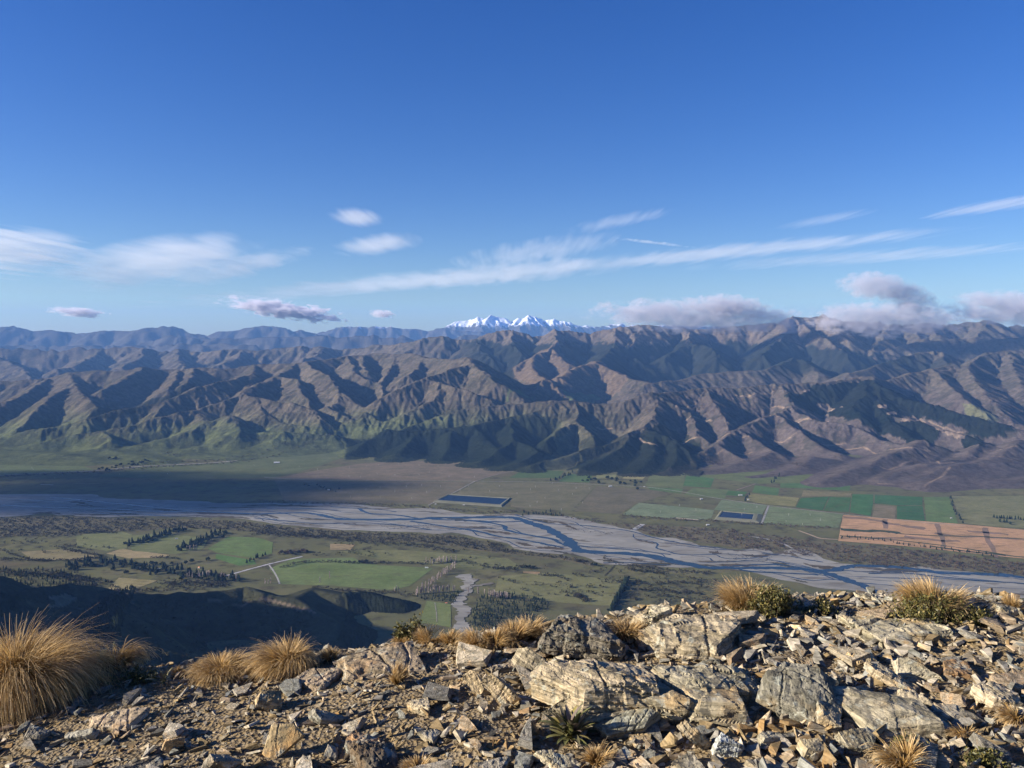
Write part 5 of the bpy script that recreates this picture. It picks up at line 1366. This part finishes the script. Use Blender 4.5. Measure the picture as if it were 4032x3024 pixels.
def put_rock(me, u, v, scale, rot, col, label, name='rock', group=None, sink=.12, cat='rock'):
    p = fg_hit(u, v)
    o = obj(name, me, M_ROCK); o.scale = scale if not np.isscalar(scale) else (scale,) * 3
    o.rotation_euler = rot; o.color = tuple(np.clip(np.array(col) * (1.78, 1.62, 1.3), 0, .68)) + (1,)
    # rest the lowest corner on the ground
    Rm = np.array(o.rotation_euler.to_matrix()); V = np.array([q.co[:] for q in me.vertices]) * np.array(o.scale)
    zmin = (V @ Rm.T)[:, 2]
    o.location = (p[0], p[1] + .0, p[2] - np.percentile(zmin, 6) - sink * np.ptp(zmin) * .5)
    tag(o, label, cat, group)
    return o

# big rocks: (u centre, v base, width px, height px, depth ratio, tilt x, tilt y, turn z, colour, edge detail, rough, strata, label)
def px(u, v, w):
    p = fg_hit(u, v); return w / F_PX * p[1]
HERO = [
 (2560,2850,980,330,.62, .10,-.02,.05, (.25,.23,.185), .022,.035,'broad bedrock ledge from which the layered outcrops rise'),
 (3350,2860,700,230,.6, .12,.0,-.1, (.25,.235,.195), .02,.03,'low bedrock ledge half buried in the right scree'),
 (2258,2560,350,190,.8, .12,.10,.2, (.15,.14,.125), .045,.03,'dark lichened boulder with a lit left edge, highest beside the valley'),
 (2075,2660,150,185,.8, .0,.55,.3, (.27,.245,.20), .04,.03,'slanting pale edged slab leaning left of the main outcrop'),
 (2365,2800,480,270,.7, -.05,.04,.1, (.29,.255,.20), .028,.05,'largest layered outcrop block in the middle of the rocks'),
 (2430,2835,360,140,.7, .0,-.05,-.1, (.25,.225,.18), .03,.05,'low layered block at the foot of the largest outcrop'),
 (2490,2890,250,120,.45, .5,-.35,.25, (.20,.205,.185), .03,.03,'dark grey slab leaning with a black shadow under its end'),
 (2760,2545,440,170,.8, .1,-.05,-.1, (.28,.25,.20), .035,.05,'broad ochre stained outcrop below the golden tussock'),
 (2560,2490,180,140,.8, .0,.0,.4, (.42,.36,.30), .04,.03,'pinkish white upright block at the edge of the drop'),
 (2800,2760,420,200,.75, .05,.03,.15, (.26,.245,.20), .035,.05,'craggy grey green outcrop right of the largest block'),
 (3435,2515,720,135,.55, .06,-.02,-.04, (.27,.255,.21), .03,.06,'long low slab with fine layers under the shrubs'),
 (3160,2800,330,190,.85, .55,.05,-.3, (.15,.15,.14), .035,.02,'big dark flat slab tilted toward the camera'),
 (3275,2855,205,140,.8, .4,.1,.5, (.24,.235,.21), .03,.03,'grey block wedged against the big dark slab'),
 (3515,2720,210,90,.6, .2,.35,-.4, (.33,.29,.23), .03,.03,'slab with a pale lit edge in the middle of the scree'),
 (3768,2665,150,85,.8, .0,.0,.2, (.20,.14,.09), .05,.03,'rusty brown boulder on the right of the scree'),
 (3925,2775,225,110,.7, .1,.15,-.2, (.36,.32,.26), .035,.03,'pale block with a dark end at the picture edge'),
 (3765,3030,160,125,.8, .35,.1,.6, (.24,.25,.24), .05,.02,'bluish grey pyramid shaped rock at the bottom edge'),
 (3385,2945,180,95,.8, .35,.1,.1, (.22,.225,.205), .03,.03,'grey green slab below the wedged block'),
 (2852,2978,108,120,.7, .3,.1,.3, (.55,.52,.47), .05,.03,'white quartz rock standing out among grey slabs'),
 (2725,2960,180,110,.35, .3,.75,.5, (.27,.245,.20), .03,.03,'thin slab leaning steeply beside the white quartz rock'),
 (1128,2972,175,190,.32, 1.0,.1,-.15, (.31,.25,.165), .02,.012,'smooth beige slab propped up facing the camera'),
 (1455,3040,265,150,.8, .25,.15,.1, (.10,.09,.08), .045,.02,'black shadowed boulder at the bottom edge with a lit left rim'),
 (1455,2935,175,90,.8, .25,.1,.3, (.30,.20,.125), .03,.03,'rusty orange rock behind the black boulder'),
 (1668,2805,140,84,.8, .1,.0,.25, (.36,.32,.25), .045,.03,'pale square cornered block alone on the chips'),
 (1052,2788,105,92,.9, .1,.3,.2, (.34,.27,.18), .05,.025,'tan block with a black shaded side above the propped slab'),
 (1535,2628,420,95,.7, .12,.0,.05, (.27,.225,.175), .03,.04,'long reddish ledge at the edge of the drop'),
 (1262,2692,240,72,.7, .1,.0,-.05, (.26,.215,.17), .03,.04,'low reddish ledge left of the small tussock'),
 (1850,2745,150,150,.3, .35,.75,.2, (.37,.31,.225), .035,.025,'leaning slab with a cream lit edge right of the chips'),
 (1950,2770,170,150,.35, .35,.65,.1, (.33,.28,.21), .035,.03,'leaning slab resting against the largest outcrop'),
 (1960,2640,160,60,.7, .1,.1,.2, (.30,.26,.205), .035,.03,'flat stone below the pale grass at the edge'),
 (478,2850,250,58,.6, .12,-.05,.1, (.33,.275,.215), .025,.03,'flat pinkish stone lying alone in the gravel'),
 (152,2908,105,66,.9, .1,.2,.2, (.16,.155,.145), .04,.03,'dark rounded boulder under the big tussock'),
 (520,3035,230,62,.8, .1,.1,.1, (.13,.125,.115), .03,.03,'dark lichened rock at the bottom edge, left of the slabs'),
 (856,3035,155,120,.35, .7,.35,.4, (.25,.235,.215), .025,.02,'grey slab tilted up at the bottom edge'),
 (678,2958,92,92,.6, .3,.3,.3, (.36,.29,.205), .035,.025,'pointed cream stone beside the tilted grey slab'),
 (322,2912,125,58,.6, .35,-.25,.3, (.24,.24,.225), .03,.02,'grey slab lying aslant in the gravel'),
 (3960,2425,150,85,.7, .05,.0,.1, (.37,.32,.24), .035,.05,'stack of flat pale stones at the edge by the picture side'),
 (3425,2372,130,52,.8, .0,.1,.2, (.37,.35,.30), .05,.03,'pale stone at the edge beside the shrubby tussock'),
 (1915,3035,180,85,.6, .2,.1,.0, (.26,.245,.22), .03,.02,'flat grey slab overhanging at the bottom edge'),
 (2195,3015,190,70,.6, .2,.05,.2, (.36,.335,.28), .035,.03,'pale broken stone below the leafy plant'),
 (2490,2938,160,50,.6, .3,.0,.1, (.30,.28,.23), .03,.03,'flat pale slab below the leaning grey slab'),
 (2735,3030,190,60,.7, .2,.0,.2, (.27,.255,.22), .03,.03,'grey stone at the bottom edge below the white quartz'),
 (3610,2665,175,80,.6, .35,-.1,-.3, (.29,.275,.23), .03,.03,'flat grey slab left of the rusty boulder'),
 (3360,2615,180,75,.5, .3,.35,-.5, (.36,.31,.22), .03,.03,'cream slab resting aslant below the long low slab'),
 (3590,2780,170,70,.5, .35,.1,-.2, (.31,.28,.225), .03,.03,'grey slab in the middle of the right scree'),
 (3440,2810,90,110,.4, .5,.5,.3, (.34,.30,.24), .035,.03,'upright pale shard in the middle of the right scree'),
 (3760,2850,250,60,.6, .3,.05,.05, (.25,.235,.205), .03,.03,'long grey slab above the bluish pyramid rock'),
 (3640,2880,190,80,.5, .4,.25,-.2, (.32,.28,.22), .03,.03,'tan slab behind the greenish grass clump'),
 (3050,2920,200,80,.6, .3,.1,.4, (.26,.25,.215), .03,.03,'dull grey slab below the big dark slab'),
 (3170,2985,130,95,.6, .3,.2,.1, (.30,.27,.21), .03,.03,'broken tan stone near the bottom edge of the right scree'),
 (3000,3030,160,70,.7, .2,.2,.3, (.28,.25,.20), .03,.03,'brown grey stone at the bottom edge beside the quartz group'),
 (1700,2925,150,60,.6, .3,.1,.2, (.29,.27,.23), .03,.03,'flat grey stone left of the leafy plant'),
 (1290,2850,160,62,.5, .35,.35,.2, (.22,.215,.195), .03,.02,'grey slab beside the propped beige slab'),
 (1270,2990,150,60,.6, .3,.2,.1, (.25,.235,.205), .03,.03,'dull grey stone below the propped beige slab'),
]
for k, (u, v, w, h, dr, tx, ty, tz, col, rough, strata, label) in enumerate(HERO):
    w *= 1.12 if w < 600 else 1; h *= 1.14 if 2000 < u < 3000 and v < 2860 and w < 600 else 1.05
    W = px(u, v, w); Hh = px(u, v, max(.42 * h, h - .34 * dr * w)); big = w > 200
    if tx > .9: Hh = px(u, v, h)
    if tx > .9: me = rock_mesh(700 + k, 14, W, Hh * 1.05, Hh * .22, W / 22, rough, strata * .4)
    else: me = rock_mesh(700 + k, 16 if big else 13, W * 1.05, W * dr, Hh * (1.05 if abs(ty) < .5 else .6), W / (70 if w > 600 else 46 if w > 300 else 34 if big else 20), rough, strata, max(5, int(h / 16)))
    put_rock(me, u, v - (6 if v < 3000 else 0), 1.0, (tx, ty, tz), col, label, 'outcrop' if w > 400 else 'rock', cat='rock')

MID = [rock_mesh(300 + k, 12, 1, np.random.default_rng(k).uniform(.45, .85), np.random.default_rng(k + 9).uniform(.08, .19), .16, .012, .012, 5) for k in range(22)]
xy = scatter(3000, 2.6, 5.4)
cnt = 0; placed = []; STONES = []; HERO_XY = [fg_hit(q[0], q[1])[:2] for q in HERO]
for x, y in xy:
    if cnt >= 295: break
    right = x > -.35 * 1
    if not right and GF.random() < .55: continue
    sz = .08 + .24 * GF.random() ** 1.9
    if not right: sz *= .55
    if y > np.interp(x, _x, _y) - .3: sz = min(sz, .10)
    if any((x - q[0]) ** 2 + (y - q[1]) ** 2 < (.5 * (sz + q[2])) ** 2 for q in placed): continue
    placed.append((x, y, sz)); cnt += 1
    z = float(fg_z(np.array([x]), np.array([y]))[0])
    o = obj('stone', MID[GF.integers(len(MID))], M_ROCK); o.scale = (sz, sz * GF.uniform(.8, 1.2), sz * GF.uniform(.8, 1.4))
    o.rotation_euler = Matrix(rotm(0, GF.normal(.2, .14), GF.normal(-.1, .19)) @ rotm(GF.uniform(0, 6.28), 0, 0)).to_euler(); o.location = (x, y, z - .005 + .12 * sz)
    c = np.array(ROCK_COLS[GF.integers(len(ROCK_COLS))]) * GF.uniform(.85, 1.35); o.color = tuple(c) + (1,)
    STONES.append((o, x, y, sz, c))
def stone_labels():
    keys = []
    for o, x, y, sz, c in STONES:
        d = [((hx - x) ** 2 + (hy - y) ** 2, k) for k, (hx, hy) in enumerate(HERO_XY)]
        dd, k = min(d); hx, hy = HERO_XY[k]
        way = ('right of' if x > hx else 'left of') if abs(x - hx) > abs(y - hy) else ('in front of' if y < hy else 'behind')
        lum = c.mean(); tone = 'cream' if lum > .36 else 'tan' if c[0] > 1.6 * c[2] else 'grey' if lum > .25 else 'dark grey'
        size = 'large' if sz > .15 else 'middling' if sz > .1 else 'small'
        keys.append((dd, '%s %s stone %s the %s' % (size, tone, way, ' '.join(HERO[k][11].replace(',', '').split()[:5])), o))
    seen = {}
    for dd, kx, o in sorted(keys, key=lambda q: q[0]):
        n = seen.get(kx, 0); seen[kx] = n + 1
        lab = kx if n == 0 else kx + ', ' + nth(n) + ' nearest'
        tag(o, lab, 'stone', 'loose stones on the summit')
stone_labels()

# ---- tussock grass
def tussock_material():
    t = NT('tussock_straw')
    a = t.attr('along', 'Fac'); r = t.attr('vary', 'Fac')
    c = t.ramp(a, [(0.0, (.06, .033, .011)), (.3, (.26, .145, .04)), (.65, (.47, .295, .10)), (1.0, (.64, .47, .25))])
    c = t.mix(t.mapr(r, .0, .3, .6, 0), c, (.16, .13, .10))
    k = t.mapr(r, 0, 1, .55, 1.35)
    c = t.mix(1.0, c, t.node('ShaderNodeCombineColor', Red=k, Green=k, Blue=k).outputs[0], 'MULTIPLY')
    t.color(c); t.rough(.6); t.b.inputs['Specular IOR Level'].default_value = .25
    tr = t.n.new('ShaderNodeBsdfTranslucent'); t.set(tr.inputs[0], c)
    mx = t.n.new('ShaderNodeMixShader'); mx.inputs[0].default_value = .3
    t.t.links.new(t.b.outputs[0], mx.inputs[1]); t.t.links.new(tr.outputs[0], mx.inputs[2]); t.t.links.new(mx.outputs[0], t.out.inputs[0])
    return t.m
M_TUSS = tussock_material()

def tussock(u, v, wpx, hpx, n, label, lean=0.0, droop=.9, name='tussock', seed=1, width=.0026, group=None, back=0.0):
    p = fg_hit(u, v); p[1] += back; p[2] = float(fg_z(np.array([p[0]]), np.array([p[1]]))[0])
    sc = p[1] / F_PX; Rad = wpx * sc / 2; Ht = hpx * sc
    g = np.random.default_rng(seed)
    m = 7
    Rad *= .86; Ht *= .84
    nc_ = max(10, n // 90); cl = g.integers(nc_, size=n)                      # blades grow in uneven sub-tufts
    ca = g.uniform(0, 2 * math.pi, nc_); cq = np.sqrt(g.random(nc_)); cL = g.uniform(.7, 1.12, nc_); cb = g.uniform(.6, 1.4, nc_); cz = g.normal(0, .4, nc_)
    ang = ca[cl] + g.normal(0, .30, n); q = np.clip(cq[cl] + g.normal(0, .12, n), 0, 1.1); base = Rad * .55 * q
    out = np.clip(q + g.normal(0, .16, n), 0, 1.2)       # outer blades splay more
    L = Ht * cL[cl] * g.uniform(.62, 1.1, n) * (1.0 + .22 * out)
    el = np.radians(90 - 40 * out * g.uniform(.4, 1.0, n))                   # start angle
    bend = droop * cb[cl] * g.uniform(.6, 1.4, n) * (.55 + .75 * out)
    az = ang + cz[cl] + g.normal(0, .35, n)
    stray = g.random(n) < .015; bend[stray] *= g.uniform(.4, 2.0, stray.sum()); L[stray] *= 1.05
    t = np.linspace(0, 1, m)
    P = np.zeros((n, m, 3)); P[:, 0, 0] = base * np.cos(ang); P[:, 0, 1] = base * np.sin(ang)
    for k in range(1, m):
        e = el - bend * t[k] ** 1.8 * 2.1
        st = L / (m - 1)
        P[:, k, 0] = P[:, k - 1, 0] + st * np.cos(e) * np.cos(az) + lean * st * t[k]
        P[:, k, 1] = P[:, k - 1, 1] + st * np.cos(e) * np.sin(az)
        P[:, k, 2] = P[:, k - 1, 2] + st * np.sin(e)
    P[..., 2] = np.maximum(P[..., 2], .003 + .02 * g.random((n, 1)))
    wz = (width * .8 * (1 - .75 * t ** 1.5))[None, :, None] * g.uniform(.7, 1.3, (n, 1, 1))
    # ribbons turned at random so that every blade shows some face
    wa = g.uniform(0, math.pi, n); side = np.stack([np.cos(wa), np.sin(wa), np.zeros(n)], -1)[:, None]
    V = np.concatenate([P - side * wz, P + side * wz], 1)                    # n, 2m, 3
    i = np.arange(m - 1); f = np.stack([i, i + 1, i + 1 + m, i + m], 1)
    F = (np.arange(n)[:, None, None] * 2 * m + f[None]).reshape(-1, 4)
    me = mesh_np(name, V.reshape(-1, 3), F, True)
    vfloat(me, 'along', np.tile(np.concatenate([t, t]), n)); vfloat(me, 'vary', np.repeat(np.clip(g.normal(.5, .22, n) + .25 * (cL[cl] - .9), 0, 1), 2 * m))
    o = obj(name, me, M_TUSS, loc=p); tag(o, label, 'tussock', group)
    return o
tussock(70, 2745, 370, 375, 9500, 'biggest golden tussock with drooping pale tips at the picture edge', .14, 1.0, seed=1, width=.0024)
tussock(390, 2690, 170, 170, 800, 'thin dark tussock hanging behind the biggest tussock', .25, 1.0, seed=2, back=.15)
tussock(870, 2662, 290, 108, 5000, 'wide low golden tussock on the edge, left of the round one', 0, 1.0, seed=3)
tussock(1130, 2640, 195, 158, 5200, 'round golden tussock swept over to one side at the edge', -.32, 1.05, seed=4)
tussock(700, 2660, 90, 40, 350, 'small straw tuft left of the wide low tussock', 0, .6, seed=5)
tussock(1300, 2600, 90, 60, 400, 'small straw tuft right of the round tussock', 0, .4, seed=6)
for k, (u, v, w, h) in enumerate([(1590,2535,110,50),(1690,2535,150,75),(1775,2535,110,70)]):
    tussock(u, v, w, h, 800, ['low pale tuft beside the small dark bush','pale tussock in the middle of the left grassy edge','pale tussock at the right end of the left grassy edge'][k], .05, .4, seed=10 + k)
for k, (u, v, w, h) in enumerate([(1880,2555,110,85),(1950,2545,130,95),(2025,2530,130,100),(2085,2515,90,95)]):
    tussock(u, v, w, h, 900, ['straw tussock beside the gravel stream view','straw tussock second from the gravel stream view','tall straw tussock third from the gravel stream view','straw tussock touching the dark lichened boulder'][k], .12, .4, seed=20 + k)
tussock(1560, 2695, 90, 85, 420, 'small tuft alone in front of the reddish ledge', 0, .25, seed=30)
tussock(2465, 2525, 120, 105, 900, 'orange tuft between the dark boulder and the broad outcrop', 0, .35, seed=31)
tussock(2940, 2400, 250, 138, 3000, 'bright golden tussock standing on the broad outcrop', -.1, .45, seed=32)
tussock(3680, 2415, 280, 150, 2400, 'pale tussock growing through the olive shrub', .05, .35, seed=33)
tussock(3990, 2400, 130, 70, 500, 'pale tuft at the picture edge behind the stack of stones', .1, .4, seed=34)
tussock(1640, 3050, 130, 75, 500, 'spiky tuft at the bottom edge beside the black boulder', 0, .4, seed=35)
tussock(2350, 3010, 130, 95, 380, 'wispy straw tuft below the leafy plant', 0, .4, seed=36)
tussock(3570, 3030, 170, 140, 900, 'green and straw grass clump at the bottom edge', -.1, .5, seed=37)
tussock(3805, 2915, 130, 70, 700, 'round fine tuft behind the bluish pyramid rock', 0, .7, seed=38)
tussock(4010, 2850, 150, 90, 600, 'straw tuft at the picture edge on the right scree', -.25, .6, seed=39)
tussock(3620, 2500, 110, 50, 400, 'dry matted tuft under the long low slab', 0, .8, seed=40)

# ---- shrubs with small leaves
def shrub_material():
    t = NT('olive_leaves'); r = t.attr('vary', 'Fac')
    c = t.ramp(r, [(0, (.035, .040, .014)), (.5, (.085, .080, .022)), (.85, (.16, .13, .035)), (1, (.24, .18, .06))])
    t.color(c); t.rough(.5); t.b.inputs['Specular IOR Level'].default_value = .3
    return t.m
def twig_material():
    t = NT('twig_bark'); n = t.noise(t.objco(), 40.0, 3.0); t.color(t.ramp(n, [(.3, (.05, .035, .022)), (.7, (.11, .08, .05))])); return t.m
M_SHRUB, M_TWIG = shrub_material(), twig_material()
def shrub(u, v, wpx, hpx, n, label, seed, back=0.0):
    p = fg_hit(u, v); p[1] += back; p[2] = float(fg_z(np.array([p[0]]), np.array([p[1]]))[0])
    sc = p[1] / F_PX; Rx = wpx * sc / 2; Ht = hpx * sc; g = np.random.default_rng(seed)
    root = bpy.data.objects.new('shrub', None); COL.objects.link(root); root.location = p; tag(root, label, 'shrub')
    # sprigs: upright shoots carrying many tiny leaves
    ns = max(12, n // 26); sx = g.normal(0, .42, ns) * Rx; sy = g.normal(0, .35, ns) * Rx * .8
    hh = Ht * np.clip(1 - .55 * (sx / Rx) ** 2, .25, 1) * g.uniform(.55, 1.05, ns)
    Vt = []; Ft = []; V = []; F = []; R_ = []
    for k in range(ns):
        tip = np.array([sx[k] * 1.15 + g.normal(0, .015), sy[k] * 1.1 + g.normal(0, .015), hh[k]]); b0 = np.array([sx[k] * .6, sy[k] * .6, -.01])
        i = len(Vt); w = .0018
        Vt += [b0 + (w, 0, 0), b0 + (-w, w, 0), b0 + (0, -w, 0), tip]; Ft += [(i, i + 1, i + 3), (i + 1, i + 2, i + 3), (i + 2, i, i + 3)]
        for q in range(26):
            t_ = g.uniform(.25, 1.0); c = b0 + (tip - b0) * t_ + g.normal(0, .010, 3); s = g.uniform(.005, .010)
            d1 = g.normal(size=3); d1 /= np.linalg.norm(d1); d2 = np.cross(d1, g.normal(size=3)); d2 /= np.linalg.norm(d2); j = len(V)
            V += [c - d1 * s, c + d2 * s * .5, c + d1 * s, c - d2 * s * .5]; F.append((j, j + 1, j + 2, j + 3)); R_ += [g.random()] * 4
    me = mesh_np('leaves', np.array(V), np.array(F)); vfloat(me, 'vary', R_)
    obj('leaves', me, M_SHRUB, root); obj('twigs', mesh_np('twigs', np.array(Vt), np.array(Ft)), M_TWIG, root)
shrub(3040, 2425, 240, 115, 5200, 'olive shrub between the golden tussock and the long low slab', 1)
shrub(3680, 2445, 330, 110, 7000, 'wide olive shrub wrapped round the pale tussock at the edge', 2)
shrub(3240, 2420, 120, 60, 900, 'thin dark shrub trailing over the long low slab', 3)
shrub(1588, 2530, 70, 80, 1500, 'small dark bush at the edge of the drop', 4)
shrub(1640, 2530, 50, 105, 900, 'taller thin bush at the edge beside the small dark bush', 5)
shrub(2570, 2500, 90, 80, 1100, 'olive sprigs at the foot of the pinkish white block', 6)
shrub(3860, 2460, 110, 60, 900, 'low olive shrub right of the long low slab', 7)
shrub(3880, 3020, 130, 70, 1200, 'yellow green low shrub in the bottom corner', 8)
shrub(3570, 2990, 110, 100, 1000, 'olive sprigs inside the green grass clump', 9)
shrub(560, 2680, 260, 50, 900, 'straggly low shrub between the biggest and the wide low tussock', 10)

# ---- rosette plant with sword leaves
def leaf_material():
    t = NT('sword_leaf'); rn = t.rnd(); a = t.objco(); n = t.noise(a, 14.0, 3.0)
    c = t.ramp(rn, [(0, (.10, .11, .035)), (.3, (.17, .16, .05)), (.5, (.12, .10, .07)), (.7, (.30, .24, .06)), (.85, (.20, .17, .14)), (1, (.12, .07, .05))])
    c = t.mix(t.mapr(n, .35, .65, 0, .4), c, (.09, .08, .05))
    t.color(c); t.rough(.4); t.b.inputs['Specular IOR Level'].default_value = .4
    return t.m
M_LEAF = leaf_material()
def leaf_mesh(seed):
    g = np.random.default_rng(seed); m = 7; t = np.linspace(0, 1, m); b = g.uniform(.2, .9)
    x = np.cumsum(np.r_[0, np.cos(1.15 - b * t[1:] * 1.4)]) / (m - 1); z = np.cumsum(np.r_[0, np.sin(1.15 - b * t[1:] * 1.4)]) / (m - 1)
    w = .085 * np.sin(np.pi * np.clip(t * .86 + .12, 0, 1)) ** .8
    V = np.concatenate([np.c_[x, -w, z + .3 * w], np.c_[x, w * 0, z], np.c_[x, w, z + .3 * w]]); i = np.arange(m - 1)
    me = mesh_np('leaf', V, np.concatenate([np.stack([i, i + 1, i + 1 + m, i + m], 1), np.stack([i + m, i + m + 1, i + 1 + 2 * m, i + 2 * m], 1)]), True)
    me.materials.append(M_LEAF); return me
LEAVES = [leaf_mesh(k) for k in range(8)]
def rosette(u, v, wpx, label, n=64):
    p = fg_hit(u, v); sc = p[1] / F_PX; Rr = wpx * sc / 2
    root = bpy.data.objects.new('rosette_plant', None); COL.objects.link(root); root.location = p + np.array([0, 0, .01]); tag(root, label, 'plant')
    for k in range(n):
        f = (k + .5) / n
        o = obj('leaf', LEAVES[GF.integers(8)], M_LEAF, root)
        s = Rr * GF.uniform(.75, 1.1); o.scale = (s, s * GF.uniform(.8, 1.2), s)
        o.rotation_euler = (GF.normal(0, .15), -(.35 - 1.0 * f) * 1.0 + GF.normal(0, .12) - .1, k * 2.4 + GF.normal(0, .2))
        o.location = (GF.normal(0, .008), GF.normal(0, .008), .02 * (1 - f))
rosette(2245, 2920, 275, 'leafy rosette plant with green yellow and brown sword leaves')
rosette(640, 2700, 110, 'small pale rosette in the shade between the tussocks', 26)
# ------------------------------------------------------------------ haze
def box_mesh(name, lo, hi):
    x0, y0, z0 = lo; x1, y1, z1 = hi
    v = [(x0,y0,z0),(x1,y0,z0),(x1,y1,z0),(x0,y1,z0),(x0,y0,z1),(x1,y0,z1),(x1,y1,z1),(x0,y1,z1)]
    f = [(0,3,2,1),(4,5,6,7),(0,1,5,4),(1,2,6,5),(2,3,7,6),(3,0,4,7)]
    return mesh_np(name, v, np.array(f))
hm = bpy.data.materials.new('haze'); hm.use_nodes = True
for nd in list(hm.node_tree.nodes):
    if nd.type == 'BSDF_PRINCIPLED': hm.node_tree.nodes.remove(nd)
pv = hm.node_tree.nodes.new('ShaderNodeVolumePrincipled')
pv.inputs['Color'].default_value = (.23, .48, 1.0, 1)
pv.inputs['Density'].default_value = 1.35e-5
pv.inputs['Anisotropy'].default_value = 0.0
hm.node_tree.links.new(pv.outputs[0], hm.node_tree.nodes['Material Output'].inputs['Volume'])
hz = obj('haze', box_mesh('haze', (-50000, -3000, -H - 120), (50000, 50000, 1620)), hm)
tag(hz, 'thin blue haze filling the valley air', kind='stuff')
